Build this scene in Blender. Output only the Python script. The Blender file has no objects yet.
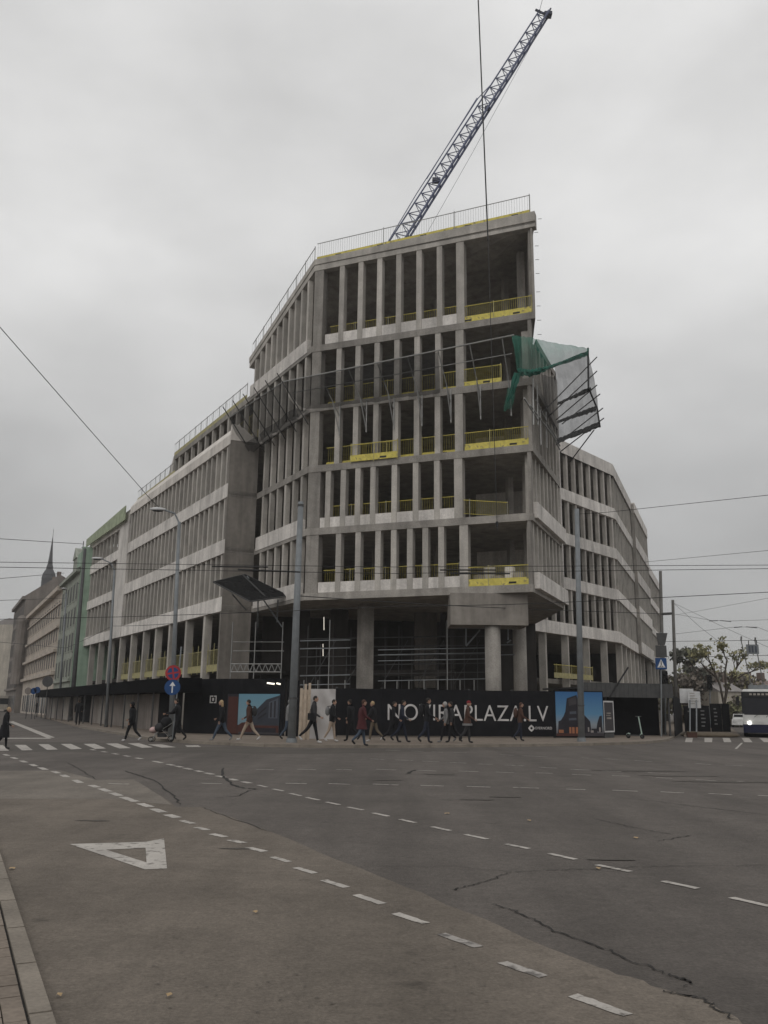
import bpy, bmesh, math, random
from mathutils import Vector as V, Matrix
random.seed(7)
sc = bpy.context.scene
COL = sc.collection
R = math.radians
# ------------------------------------------------------------------ camera
F, HY, ROLL, EYE = 850.0, 708.0, 0.012, 1.6
PITCH = math.atan((HY - 512) / F)
FW = V((0, math.cos(PITCH), math.sin(PITCH))); UP0 = V((0, -math.sin(PITCH), math.cos(PITCH))); RT0 = V((1, 0, 0))
RT = RT0 * math.cos(ROLL) + UP0 * math.sin(ROLL); UP = -RT0 * math.sin(ROLL) + UP0 * math.cos(ROLL)
EY = V((0, 0, EYE))
cd = bpy.data.cameras.new('camera'); cam = bpy.data.objects.new('camera', cd); COL.objects.link(cam)
cd.sensor_fit = 'VERTICAL'; cd.sensor_height = 24; cd.lens = 24 * F / 1024; cd.clip_end = 3000; cd.clip_start = .1
cam.matrix_world = Matrix(((RT.x, UP.x, -FW.x, 0), (RT.y, UP.y, -FW.y, 0), (RT.z, UP.z, -FW.z, EYE), (0, 0, 0, 1)))
sc.camera = cam
def ray(x, y): return RT * ((x - 384) / F) + UP * ((512 - y) / F) + FW
def gnd(x, y, z=0.0):
    d = ray(x, y); return EY + d * ((z - EYE) / d.z)
def at(x, y, Y):
    d = ray(x, y); return EY + d * (Y / d.y)
def D(az): a = R(az); return V((math.sin(a), math.cos(a)))
def left(u): return V((-u.y, u.x))
def onv(x, y, P, az):
    u = D(az); n = V((u.y, -u.x)); d = ray(x, y)
    return EY + d * (n.dot(V((P[0], P[1]))) / n.dot(V((d.x, d.y))))
def v3(p, z): return V((p[0], p[1], z))
# ------------------------------------------------------------------ materials
MATS = {}
def mat(name, col, rough=.8, var=.18, scale=2.0, metal=0, streak=0, bump=0, fine=0, alpha=None, emit=0, worn=None, spec=.3, road=0):
    m = bpy.data.materials.new(name); m.use_nodes = True; nt = m.node_tree; N = nt.nodes; L = nt.links
    b = N['Principled BSDF']; b.inputs['Roughness'].default_value = rough; b.inputs['Metallic'].default_value = metal
    b.inputs['Specular IOR Level'].default_value = spec
    tc = N.new('ShaderNodeTexCoord')
    def noise(s, det=4, mp=None):
        t = N.new('ShaderNodeTexNoise'); t.inputs['Scale'].default_value = s; t.inputs['Detail'].default_value = det
        if mp:
            k = N.new('ShaderNodeMapping'); k.inputs['Scale'].default_value = mp
            L.new(tc.outputs['Object'], k.inputs[0]); L.new(k.outputs[0], t.inputs['Vector'])
        else: L.new(tc.outputs['Object'], t.inputs['Vector'])
        return t.outputs['Fac']
    def mr(x, a, bb, lo=.3, hi=.7):
        t = N.new('ShaderNodeMapRange'); t.inputs[1].default_value = lo; t.inputs[2].default_value = hi
        t.inputs[3].default_value = a; t.inputs[4].default_value = bb; L.new(x, t.inputs[0]); return t.outputs[0]
    def mul(a, c):
        t = N.new('ShaderNodeMath'); t.operation = 'MULTIPLY'; L.new(a, t.inputs[0]); L.new(c, t.inputs[1]); return t.outputs[0]
    f = mr(noise(scale), 1 - var, 1 + var)
    if fine: f = mul(f, mr(noise(fine, 2), 1 - var * .8, 1 + var * .8))
    if streak: f = mul(f, mr(noise(2.2, 5, (1, 1, .12)), 1 - streak, 1 + streak * .35))
    if name.startswith('concrete') or name.startswith('site') or name == 'kerb':
        oi = N.new('ShaderNodeObjectInfo'); f = mul(f, mr(oi.outputs['Random'], .84, 1.12, 0, 1)); f = mul(f, mr(noise(.55, 6, (1, 1, .6)), .88, 1.0, .40, .50)); f = mul(f, mr(noise(1.6, 5, (1, 1, .08)), .84, 1.0, .34, .44))
    if road:
        def band(rot, sc_, a, lo, hi):
            k = N.new('ShaderNodeMapping'); k.inputs['Rotation'].default_value = (0, 0, R(rot)); k.inputs['Scale'].default_value = sc_; t = N.new('ShaderNodeTexNoise'); t.inputs['Scale'].default_value = 1; t.inputs['Detail'].default_value = 5; t.inputs['Roughness'].default_value = .6
            L.new(tc.outputs['Object'], k.inputs[0]); L.new(k.outputs[0], t.inputs['Vector']); return mr(t.outputs['Fac'], 1 - a, 1 + a * .6, lo, hi)
        f = mul(f, band(road, (.55, .04, 1), .20, .35, .65)); f = mul(f, band(road + 60, (.7, .06, 1), .10, .35, .65)); f = mul(f, band(0, (9, 9, 9), .16, .3, .7)); f = mul(f, band(20, (1.3, 1.3, 1), .12, .35, .65)); f = mul(f, band(0, (2.1, 2.1, 1), .28, .26, .36)); f = mul(f, band(0, (34, 34, 34), .26, .3, .7))
    mx = N.new('ShaderNodeVectorMath'); mx.operation = 'SCALE'; mx.inputs[0].default_value = col[:3]; L.new(f, mx.inputs['Scale'])
    out = mx.outputs[0]
    if worn:
        w = mr(noise(worn[1], 6), 0, 1, worn[2], worn[2] + .12)
        mm = N.new('ShaderNodeMix'); mm.data_type = 'RGBA'; L.new(w, mm.inputs[0]); L.new(out, mm.inputs[6]); mm.inputs[7].default_value = (*worn[0], 1); out = mm.outputs[2]
    L.new(out, b.inputs['Base Color'])
    if bump:
        bn = N.new('ShaderNodeBump'); bn.inputs['Strength'].default_value = bump; bn.inputs['Distance'].default_value = .02
        L.new(noise(fine or scale * 8, 3), bn.inputs['Height']); L.new(bn.outputs[0], b.inputs['Normal'])
    if emit:
        b.inputs['Emission Color'].default_value = (*col[:3], 1); b.inputs['Emission Strength'].default_value = emit
    if alpha is not None:
        # woven mesh: alpha from fine crossing threads blended with a broad density noise
        a = mr(noise(1.2, 3), alpha * .9, min(1, alpha * 1.1)); L.new(a, b.inputs['Alpha'])
    MATS[name] = m; return m
mat('concrete', (.335, .312, .283), .9, .16, 1.2, streak=.22, bump=.25, fine=14)
mat('concrete_fin', (.49, .46, .418), .9, .13, 1.0, streak=.18, bump=.2, fine=14)
mat('concrete_panel', (.74, .70, .655), .85, .13, .6, streak=.22, fine=9)
mat('concrete_rough', (0.254, 0.232, 0.207), .95, .1, .5, streak=.28, bump=.1, fine=3)
mat('concrete_shaded', (0.056, 0.050, 0.046), .95, .2, .7, streak=.15)  # same concrete coloured near black, interior shade put into the base colour
mat('concrete_white', (0.710, 0.663, 0.610), .85, .1, .6, streak=.15)
mat('joint', (.12, .11, .10), .95)
mat('asphalt', (.114, .100, .089), .9, .10, .35, bump=.6, fine=55, road=-70)
mat('asphalt_warm', (.160, .136, .112), .92, .10, .5, bump=.6, fine=60, road=26)
mat('asphalt_light', (.182, .160, .136), .92, .10, .5, bump=.5, fine=60, road=26)
mat('asphalt_dark', (0.088, 0.078, 0.068), .9, .15, .6, fine=50)
mat('crack', (.030, .028, .026), .95, .2, 5)
mat('earth', (.10, .095, .085), .95, .2, .1)
mat('paving', (0.206, 0.170, 0.138), .9, .18, 1.5, fine=25)
mat('kerb', (.235, .205, .170), .9, .15, 2, bump=.3, fine=30)
mat('paint', (.43, .40, .365), .8, .16, 2, fine=40, worn=((.15, .135, .12), 9, .555))
mat('paint_old', (.35, .325, .30), .85, .15, 2, fine=40, worn=((.14, .128, .118), 9, .48))
mat('galv', (.22, .235, .245), .6, .12, 3, metal=.15, streak=.15)
mat('galv_dark', (.07, .07, .07), .6, .15, 3)
mat('pole_tan', (.14, .135, .125), .7, .15, 3)
mat('steel_tube', (.30, .30, .29), .5, .15, 4, metal=.5)
mat('wire', (.02, .02, .021), .6)
mat('wire_far', (.10, .10, .10), .7)
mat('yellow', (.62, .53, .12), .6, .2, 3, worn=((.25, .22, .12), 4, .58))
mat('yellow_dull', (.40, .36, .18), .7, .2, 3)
mat('mark_black', (.02, .02, .02), .6)
mat('net_dark', (.04, .04, .04), .9, .2, 3, alpha=.55)
mat('net_pale', (.10, .10, .10), .9, .2, 3, alpha=.64)
mat('net_edge', (.36, .41, .28), .9, .25, 1.5, streak=.2)
mat('net_band', (.035, .04, .04), .9, .2, 3, alpha=1.3)
mat('net_black', (.02, .02, .02), .95, .2, 3, alpha=.97, spec=.05)
mat('net_teal', (.03, .16, .115), .8, .2, 3, alpha=.58)
mat('net_teal_dense', (.02, .11, .08), .8, .3, 3, alpha=.93)
mat('net_green', (.30, .40, .31), .85, .15, 1.0, streak=.2)
mat('black_board', (.013, .013, .015), .8, .2, 2, spec=.08)
mat('black_roof', (.008, .008, .009), .95, .2, 1, spec=.03)
mat('board_text', (.55, .53, .52), .7)
mat('crane_blue', (.10, .115, .19), .5, .2, 2)
mat('crane_dark', (.05, .055, .08), .5, .2, 2)
mat('lamp_glow', (1, .93, .8), .5, emit=1.3)
mat('green_glow', (.1, 1, .5), .5, emit=5)
mat('head_glow', (1, 1, .95), .4, emit=3)
mat('glass_dark', (.018, .02, .022), .25, .2, .6, spec=.4)
mat('glass_dull', (.03, .03, .03), .5, .2, .6, spec=.15)
mat('bus_blue', (.008, .011, .04), .35, spec=.3)
mat('bus_white', (.62, .62, .60), .35, spec=.5)
mat('rubber', (.015, .015, .015), .8)
mat('sign_blue', (.012, .055, .17), .45)
mat('sign_red', (.34, .03, .035), .45)
mat('sign_white', (.62, .62, .62), .5)
mat('plaster_green', (.33, .35, .30), .9, .15, .6, streak=.25)
mat('plaster_beige', (.50, .44, .375), .9, .15, .5, streak=.2)
mat('plaster_dark', (.22, .195, .175), .9, .2, .5, streak=.2)
mat('plaster_pale', (.46, .42, .36), .9, .15, .5, streak=.2)
mat('stone_grey', (.15, .145, .14), .9, .15, .5, streak=.2)
mat('spire', (.06, .06, .065), .7, .2, .6)
mat('roof_metal', (.27, .25, .24), .6, .15, .4)
mat('brick', (.17, .13, .112), .9, .2, .6)
mat('bark', (.08, .066, .055), .95, .25, 4, bump=.4)
mat('leaf_olive', (.24, .24, .14), .8, .35, 1.2)
mat('leaf_yellow', (.33, .30, .16), .8, .3, 1.2)
mat('leaf_dark', (.14, .145, .12), .85, .3, .6)
mat('leaf_brown', (.19, .165, .14), .9, .3, .6)  # both far leaf tones greyed and lightened in colour to mimic haze
mat('plank', (.50, .41, .32), .8, .2, 3, streak=.2)
mat('tarp', (.46, .44, .43), .6, .1, 1.5)
mat('site_panel', (0.243, 0.213, 0.192), .8, .15, .8, streak=.2)
mat('site_panel_pale', (0.365, 0.332, 0.298), .8, .12, .8, streak=.2)
mat('dry_leaf', (.42, .30, .17), .8)
mat('skin', (.42, .26, .19), .6, .05); mat('hair_dark', (.02, .016, .013), .7); mat('hair_blond', (.36, .26, .15), .7); mat('hair_grey', (.30, .29, .28), .7)
mat('cloth_black', (.014, .014, .016), .9, .2, 6); mat('cloth_navy', (.02, .024, .038), .9, .2, 6); mat('cloth_char', (.035, .035, .037), .9, .2, 6)
mat('cloth_brown', (.075, .04, .03), .9, .2, 6); mat('cloth_maroon', (.07, .02, .022), .9, .2, 6); mat('cloth_jean', (.06, .08, .11), .9, .2, 6)
mat('cloth_beige', (.36, .29, .23), .9, .15, 6); mat('cloth_grey', (.20, .20, .20), .9, .15, 6); mat('cloth_khaki', (.13, .105, .075), .9, .15, 6)
mat('cloth_red', (.22, .025, .032), .9, .15, 6); mat('shoe_white', (.55, .54, .53), .6); mat('shoe_dark', (.02, .02, .02), .6); mat('pram_pink', (.5, .36, .34), .8)
# ------------------------------------------------------------------ mesh helpers
WL = {}     # world location of the thing an object belongs to
class MB:
    def __init__(s): s.v = []; s.f = []; s.m = []; s.cm = 0
    def add(s, vs, fs):
        o = len(s.v); s.v += [V(p) for p in vs]
        for f in fs: s.f.append([i + o for i in f]); s.m.append(s.cm)
    def hexa(s, p):   # 8 points: bottom loop 0-3, top loop 4-7
        s.add(p, [(0, 3, 2, 1), (4, 5, 6, 7), (0, 1, 5, 4), (1, 2, 6, 5), (2, 3, 7, 6), (3, 0, 4, 7)])
    def wall(s, P, Q, o0, o1, z0, z1, z0q=None, z1q=None):
        P = V(P[:2]); Q = V(Q[:2]); n = left((Q - P).normalized())
        z0q = z0 if z0q is None else z0q; z1q = z1 if z1q is None else z1q
        a, b, c, d = P + n * o0, Q + n * o0, Q + n * o1, P + n * o1
        s.hexa([v3(a, z0), v3(b, z0q), v3(c, z0q), v3(d, z0), v3(a, z1), v3(b, z1q), v3(c, z1q), v3(d, z1)])
    def box(s, c, sx, sy, sz, az=0):
        # centre of base c, rotated by az about z
        a = R(az); ux = V((math.cos(a), -math.sin(a), 0)); uy = V((math.sin(a), math.cos(a), 0)); c = V(c); z = V((0, 0, sz))
        q = [c - ux * sx / 2 - uy * sy / 2, c + ux * sx / 2 - uy * sy / 2, c + ux * sx / 2 + uy * sy / 2, c - ux * sx / 2 + uy * sy / 2]
        s.hexa(q + [p + z for p in q])
    def poly(s, pts): s.add(pts, [tuple(range(len(pts)))])
    def prism(s, pts, z0, z1):
        n = len(pts); f0 = z0 if callable(z0) else (lambda p: z0); f1 = z1 if callable(z1) else (lambda p: z1)
        vs = [v3(p, f0(p)) for p in pts] + [v3(p, f1(p)) for p in pts]
        s.add(vs, [tuple(range(n))[::-1], tuple(range(n, 2 * n))] + [(i, (i + 1) % n, n + (i + 1) % n, n + i) for i in range(n)])
    def tube(s, a, b, r, r2=None, n=6, cap=True):
        a = V(a); b = V(b); r2 = r if r2 is None else r2; d = (b - a)
        if d.length < 1e-6: return
        d.normalize(); x = d.orthogonal().normalized(); y = d.cross(x)
        vs = []
        for p, q in ((a, r), (b, r2)):
            for i in range(n):
                t = 2 * math.pi * i / n; vs.append(p + x * (math.cos(t) * q) + y * (math.sin(t) * q))
        fs = [(i, (i + 1) % n, n + (i + 1) % n, n + i) for i in range(n)]
        if cap: fs += [tuple(range(n))[::-1], tuple(range(n, 2 * n))]
        s.add(vs, fs)
    def path(s, pts, r, n=6):
        for a, b in zip(pts, pts[1:]): s.tube(a, b, r, n=n)
    def disc(s, c, nrm, r, t, n=20):
        nrm = V(nrm).normalized(); s.tube(V(c), V(c) + nrm * t, r, n=n)
    def ball(s, c, rx, ry, rz, nu=10, nv=7, az=0):
        c = V(c); ca, sa = math.cos(R(az)), math.sin(R(az)); vs = []; fs = []
        for j in range(nv + 1):
            ph = math.pi * j / nv
            for i in range(nu):
                th = 2 * math.pi * i / nu; x, y, z = rx * math.sin(ph) * math.cos(th), ry * math.sin(ph) * math.sin(th), rz * math.cos(ph)
                vs.append(c + V((x * ca + y * sa, -x * sa + y * ca, z)))
        for j in range(nv):
            for i in range(nu): fs.append((j * nu + i, j * nu + (i + 1) % nu, (j + 1) * nu + (i + 1) % nu, (j + 1) * nu + i))
        s.add(vs, fs)
    def build(s, name, m, parent=None, smooth=False, origin=None):
        me = bpy.data.meshes.new(name)
        if parent is not None: o0 = WL[parent.name]
        elif origin is not None: o0 = V(origin)
        else:
            xs = [p.x for p in s.v]; ys = [p.y for p in s.v]; zs = [p.z for p in s.v]
            o0 = V(((min(xs) + max(xs)) / 2, (min(ys) + max(ys)) / 2, min(zs)))
        me.from_pydata([p - o0 for p in s.v], [], s.f)
        for k in (m if isinstance(m, (list, tuple)) else [m]): me.materials.append(MATS[k])
        me.polygons.foreach_set('material_index', s.m)
        if smooth: me.polygons.foreach_set('use_smooth', [True] * len(me.polygons))
        me.update()
        bm = bmesh.new(); bm.from_mesh(me); bmesh.ops.recalc_face_normals(bm, faces=bm.faces); bm.to_mesh(me); bm.free()
        o = bpy.data.objects.new(name, me); COL.objects.link(o)
        if parent is not None: o.parent = parent; WL[o.name] = o0
        else: o.location = o0; WL[o.name] = o0
        return o
def tag(o, label=None, cat=None, group=None, kind=None):
    if label: o['label'] = label
    if cat: o['category'] = cat
    if group: o['group'] = group
    if kind: o['kind'] = kind
    return o
def thing(name, label, cat, loc, group=None):
    o = bpy.data.objects.new(name, None); COL.objects.link(o); o.location = V(loc); o.empty_display_size = .3
    WL[o.name] = V(loc); return tag(o, label, cat, group)
def struct(name, mb, m): return tag(mb.build(name, m), kind='structure')
def moved(o, d):
    o.location = o.location + V(d); return o
def copy_tree(o, parent=None):
    c = o.copy(); COL.objects.link(c)
    if parent: c.parent = parent
    for ch in list(o.children): copy_tree(ch, c)
    return c
# ------------------------------------------------------------------ world and sun (overcast)
w = bpy.data.worlds.new('World'); sc.world = w; w.use_nodes = True; nt = w.node_tree; N = nt.nodes; L = nt.links
for n in list(N): N.remove(n)
out = N.new('ShaderNodeOutputWorld'); sky = N.new('ShaderNodeTexSky'); sky.sky_type = 'NISHITA'; sky.sun_disc = False
sky.sun_elevation = R(38); sky.sun_rotation = R(200)
b1 = N.new('ShaderNodeBackground'); b1.inputs[1].default_value = .06; L.new(sky.outputs[0], b1.inputs[0])
tc = N.new('ShaderNodeTexCoord'); sep = N.new('ShaderNodeSeparateXYZ'); L.new(tc.outputs['Generated'], sep.inputs[0])
ramp = N.new('ShaderNodeValToRGB'); cr = ramp.color_ramp
cr.elements[0].position = 0; cr.elements[0].color = (.375, .37, .365, 1)
cr.elements[1].position = 1; cr.elements[1].color = (.76, .757, .75, 1)
for ps, c in ((.12, (.44, .436, .43)), (.3, (.61, .607, .60)), (.48, (.79, .786, .777)), (.66, (.80, .796, .788))):
    e = cr.elements.new(ps); e.color = (*c, 1)
L.new(sep.outputs[2], ramp.inputs[0])
mp = N.new('ShaderNodeMapping'); mp.inputs['Scale'].default_value = (1.6, 1.6, 3.2); L.new(tc.outputs['Generated'], mp.inputs[0])
nz = N.new('ShaderNodeTexNoise'); nz.inputs['Scale'].default_value = 1.7; nz.inputs['Detail'].default_value = 5; nz.inputs['Roughness'].default_value = .5; L.new(mp.outputs[0], nz.inputs['Vector'])
mr = N.new('ShaderNodeMapRange'); mr.inputs[1].default_value = .3; mr.inputs[2].default_value = .7; mr.inputs[3].default_value = .82; mr.inputs[4].default_value = 1.15; L.new(nz.outputs['Fac'], mr.inputs[0])
sm = N.new('ShaderNodeVectorMath'); sm.operation = 'SCALE'; L.new(ramp.outputs[0], sm.inputs[0]); L.new(mr.outputs[0], sm.inputs['Scale'])
b2 = N.new('ShaderNodeBackground'); b2.inputs[1].default_value = 1.0; L.new(sm.outputs[0], b2.inputs[0])
mix = N.new('ShaderNodeMixShader'); mix.inputs[0].default_value = .93; L.new(b1.outputs[0], mix.inputs[1]); L.new(b2.outputs[0], mix.inputs[2]); L.new(mix.outputs[0], out.inputs[0])
sl = bpy.data.lights.new('sun', 'SUN'); sl.energy = .5; sl.angle = R(40); sl.color = (1, .97, .93)
so = bpy.data.objects.new('sun', sl); COL.objects.link(so); so.rotation_euler = (R(52), 0, R(-20)); so.location = (0, -20, 60)
sc.view_settings.view_transform = 'Standard'; sc.view_settings.look = 'None'; sc.view_settings.exposure = 0; sc.view_settings.gamma = 1
# ------------------------------------------------------------------ the office building under construction
FL = [8.2, 12.4, 16.6, 20.8, 25.1]; TH = .45
uF = D(-68.5); uL = D(-30.6); uR = D(23); uW = D(41.3); uW2 = D(22)
NO = V((8.6, 48.5)); SH = [0, .11, .23, .35, .62]
T = NO + uF * 14.65; E2 = T + uL * 8.75; E1 = V((-11.43, 60.5)); WE = E1 + uL * 47.2
nL = left(uL); nF = left(uF)
PP = NO + uR * 9.1
R1 = V((16.6, 77.0)) - uW * 7; R2 = R1 + uW * 17.7; RA = R2 + uW2 * 17; RB = RA + uW2 * 17; R3 = RB + uW2 * 28
nR = V((-left(uW2).x, -left(uW2).y))                                  # outward of the right street front
bld = thing('office_building', 'grey concrete office block under construction, open floors of tall fins, sharp corner towards the crossing', 'building', (0, 62, 0))
L31 = T + uL * 31
back = [WE - nL * 13, V((-1.5, 70.5)), V((7.5, 79)), R3 - nR * 13]
def roofz(p):  # soffit of the sloping top floor
    s = (V(p[:2]) - T).dot(uL); return 31.15 - max(0, s) * .268
def slab(zf, pts):
    b = MB(); b.prism(pts, zf, zf + TH); b.build('floor_slab', 'concrete', bld)
for k in range(3):
    slab(FL[k], [NO - uF * SH[k], T, E2, E1, WE] + back + [R3, R2, R1, PP])
slab(FL[3], [NO - uF * SH[3], T, E2 + uL * .4, E1 + uL * .4, WE] + back + [R3, R2, R1, PP])
N6 = NO - uF * SH[4]
slab(FL[4], [N6, T, L31, L31 - nL * 12, V((-1.5, 70.5)), V((7.5, 79)), V((10.9, 71)), V((10.6, 59.6))])
sr = MB(); sr.prism([NO + uR * 2.9, V((9.9, 60)), PP + uR * 3 + uF * 1, PP], 24.62, 25.06); sr.build('side_roof', 'concrete', bld)
wr = MB(); wr.prism([R1, R2, RB, RB - nR * 13, R1 - nR * 9 + uW2 * 3], 25.35, 25.8); wr.build('wing_roof', 'concrete', bld)
# roof of the corner tower, sloping down along the left street
NR_ = NO + (-uF) * .78; LR = T + uL * 11.6
rb = MB(); tp = [NR_, T, LR, LR - nL * 9, V((10.3, 60))]
rb.prism(tp, lambda p: roofz(p) + .42, lambda p: roofz(p) + .82); rb.build('tower_roof', 'concrete', bld)
rf = MB(); rf.wall(NR_, T, -.5, 0, 31.2 + .16, 31.2 + .5, roofz(T), roofz(T) + .419)
rf.wall(NR_, T, -.5, .06, 31.2 + .53, 31.2 + 1.2, roofz(T) + .45, roofz(T) + .86)
rf.wall(T, LR, -.5, -.003, roofz(T), roofz(T) + .419, roofz(LR), roofz(LR) + .419)
rf.wall(T, LR, -.5, .05, roofz(T) + .45, roofz(T) + .86, roofz(LR) + .45, roofz(LR) + .86)
rf.build('roof_fascia', 'concrete_fin', bld)
# --- fins
nfin = 0; rest = MB()
def fin(P, u, s, w_, d, z0, z1, own, o=-.03, z1q=None):
    global nfin
    b = MB() if own and nfin < 98 else rest
    b.wall(P + u * (s - w_ / 2), P + u * (s + w_ / 2), o - d, o, z0, z1)
    if b is not rest: b.build('mullion', 'concrete_fin', bld); nfin += 1
FS = [[5.52, 6.53, 7.53, 8.59, 9.64, 10.99, 12.34, 4.1], [5.78, 7.17, 8.59, 10.04, 11.09, 12.11, 13.18, 4.41],
      [5.73, 7.12, 8.54, 9.9, 11.32, 12.62, 4.34], [5.69, 7.1, 8.49, 9.89, 11.25, 12.63, 4.25], [5.57, 6.98, 8.41, 9.78, 11.16, 12.55, 4.17]]
pier = MB(); panel = MB()
for k in range(5):
    zf = FL[k] + TH; A = NO
    for i, s in enumerate(FS[k]):
        zc = FL[k + 1] if k < 4 else 31.3 - (s / 14.65) * .12
        last = i == len(FS[k]) - 1
        fin(A, uF, s, .52 if last else .36, .6 if last else .5, zf, zc, True)
    zc = FL[k + 1] if k < 4 else roofz(T) - .002
    pier = MB(); pier.wall(A + uF * (13.95 if k > 1 else 13.75), T - uF * .02, -.7, -.035, zf, zc); pier.build('corner_pier', 'concrete', bld); pier = MB()
    if k < 4: pier.wall(A - uF * SH[k] + uF * .03, A - uF * SH[k] + uF * .24, -.4, -.04, zf, zc)
    else: pier.wall(A - uF * SH[k] + uF * .05, A - uF * SH[k] + uF * .17, -.3, -.05, zf, 31.3)
    pier.build('edge_pier', 'concrete', bld)
    if k in (0, 1, 4):
        ss = sorted(FS[k]) + [13.9]
        for a, b_ in zip(ss, ss[1:]):
            q = MB(); q.wall(A + uF * (a + .19), A + uF * (b_ - .19), -.28, -.05, zf + .01, zf + (.66 if k < 4 else .72)); q.build('parapet_panel', 'concrete_panel', bld)
# --- tower side along the left street
for k in range(5):
    zf = FL[k] + TH; end = {0: 8.5, 1: 8.5, 2: 8.5, 3: 30.8, 4: 11.3}[k]; s = 1.0
    while s < end:
        zc = FL[k + 1] if k < 4 else roofz(T + uL * s)
        fin(T, uL, s, .28, .34 if s < 9 else .3, zf, zc - .002, s < 8.6); s += 1.04 if k == 4 else 1.32 if s < 9 else 1.9
    if k in (0, 1, 4):
        q = MB(); a = .75
        while a < end - .2:
            q.wall(T + uL * (a + .012), T + uL * min(a + 1.03, end), -.3, .03, zf - .2, zf + .78); a += 1.04
        q.build('spandrel_band', 'concrete_panel', bld)
q = MB(); q.wall(T + uL * 30.6, L31, -.6, -.02, FL[3] + TH, FL[4]); q.wall(L31, L31 - nL * 9, -.35, -.02, FL[3] + TH, FL[4]); q.build('set_back_end_wall', 'concrete', bld)
q = MB(); q.wall(L31 + uL * .01, L31 + uL * 3.6, -.5, .0, 20.9, FL[4] + TH, 20.9, 21.6); q.build('sloping_end_wall', 'concrete_panel', bld)
# --- left wing
seg = [(0.05, 28.6), (32.4, 47.0)]
for a0, a1 in seg:
    for k in range(3):
        s = a0 + .75
        while s < a1:
            fin(E1, uL, s, .29, .30, FL[k] + TH, FL[k + 1], k < 3 and s < 9); s += 1.14 if a0 < 5 else 1.75
for k in range(3):
    for a0, a1 in seg:
        q = MB(); a = a0
        while a < a1 - .3:
            q.wall(E1 + uL * (a + .01), E1 + uL * min(a + 1.13, a1), -.3, .05, FL[k] - .02, FL[k] + (1.02 if a0 < 5 else .95)); a += 1.14
        q.build('spandrel_band', 'concrete_panel', bld)
q = MB(); q.wall(E1 + uL * 28.6, E1 + uL * 32.4, -.6, .08, 8.18, 20.9); q.build('pier_wall', 'concrete_panel', bld)
q = MB()
def coping(P, Q, z0, z1, d):
    P = V(P[:2]); Q = V(Q[:2]); n = left((Q - P).normalized())
    q.hexa([v3(P + n * .06, z0), v3(Q + n * .06, z0), v3(Q - n * 1.4, z0), v3(P - n * 1.4, z0), v3(P + n * .05, z0 + .75), v3(Q + n * .05, z0 + .75), v3(Q - n * d, z1), v3(P - n * d, z1)])
a = 0.0
while a < 28.4: coping(E1 + uL * (a + .01), E1 + uL * min(a + 2.28, 28.6), 20.62, 22.3, .6); a += 2.28
coping(E1 + uL * 28.6, E1 + uL * 47.2, 19.75, 20.5, .6)
q.build('roof_coping', 'concrete_white', bld)
q = MB(); ew = (E1 - E2).normalized()
for z0, z1 in ((0, 8.15), (8.18, 12.5), (12.53, 16.7), (16.73, 20.9)):
    q.wall(E2, E1 + ew * .05, -.4, .0, z0, z1)
q.build('end_wall', 'concrete_rough', bld)
q = MB(); nE = left(ew)
P0 = E1 + ew * .06; q.add([v3(P0 + nE * .02, 20.92), v3(E1 - ew * .05 + nE * .02, 22.2), v3(E1 - ew * .95 + nE * .02, 21.95), v3(E2 + nE * .02, 20.95),
       v3(P0 - nE * .38, 20.92), v3(E1 - ew * .05 - nE * .38, 22.2), v3(E1 - ew * .95 - nE * .38, 21.95), v3(E2 - nE * .38, 20.95)],
      [(0, 1, 2, 3), (7, 6, 5, 4), (0, 4, 5, 1), (1, 5, 6, 2), (2, 6, 7, 3), (3, 7, 4, 0)])
q.build('end_wall_coping', 'concrete_white', bld)
for s in (.27, 3.83, 8.13, 12.54, 16.52, 20.4, 24.65, 28.9, 33.5, 38, 42.5, 46.6):
    q = MB(); q.wall(E1 + uL * (s - .22), E1 + uL * (s + .22), -.6, -.05, 0, FL[0]); q.build('column', 'concrete_fin', bld)
q = MB(); q.prism([E1 + uL * .7 - nL * .8, WE - nL * .8, WE - nL * 13, E1 + uL * .7 - nL * 13], 3.9, 4.2); q.build('first_floor_slab', 'concrete_shaded', bld)
q = MB(); q.wall(WE, WE - nL * 13, 0, .3, 0, 20); q.build('party_wall', 'concrete_shaded', bld)
# --- side of the corner facing right, lower floors
for k in range(4):
    zf = FL[k] + TH; s = .75
    while s < 9:
        P = PP; u = -uR
        fin(P, u, 9.1 - s, .28, .4, zf, FL[k + 1] if k < 3 else 24.62, False); s += 1.08
    if k in (0, 1):
        q = MB(); a = .5
        while a < 9:
            q.wall(PP - uR * (9.1 - a - .01), PP - uR * max(9.1 - a - 1.07, 0), .03, -.3, zf - .2, zf + .75); a += 1.08
        q.build('spandrel_band', 'concrete_panel', bld)
q = MB(); q.wall(PP, PP + uF * 6, -.4, -.05, FL[0] + TH, 24.6); q.build('side_wall', 'concrete_panel', bld)
q = MB(); q.wall(N6 + V((1.6, 11.5)), N6 + V((.05, .3)), -.3, 0, FL[4] + TH, 31.5); q.build('top_floor_side_wall', 'concrete', bld)
# rebar ends sticking out of the top corner edge
q = MB()
for i in range(9):
    z = 31.9 - i * .95 - (i > 4) * .3; p = v3(N6 + V((.1 + .25 * (z > 31), 0)), z); q.tube(p, p + V((.24, -.03, .0)), .016, n=4)
q.build('tie_bars', 'galv_dark', bld)
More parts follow.
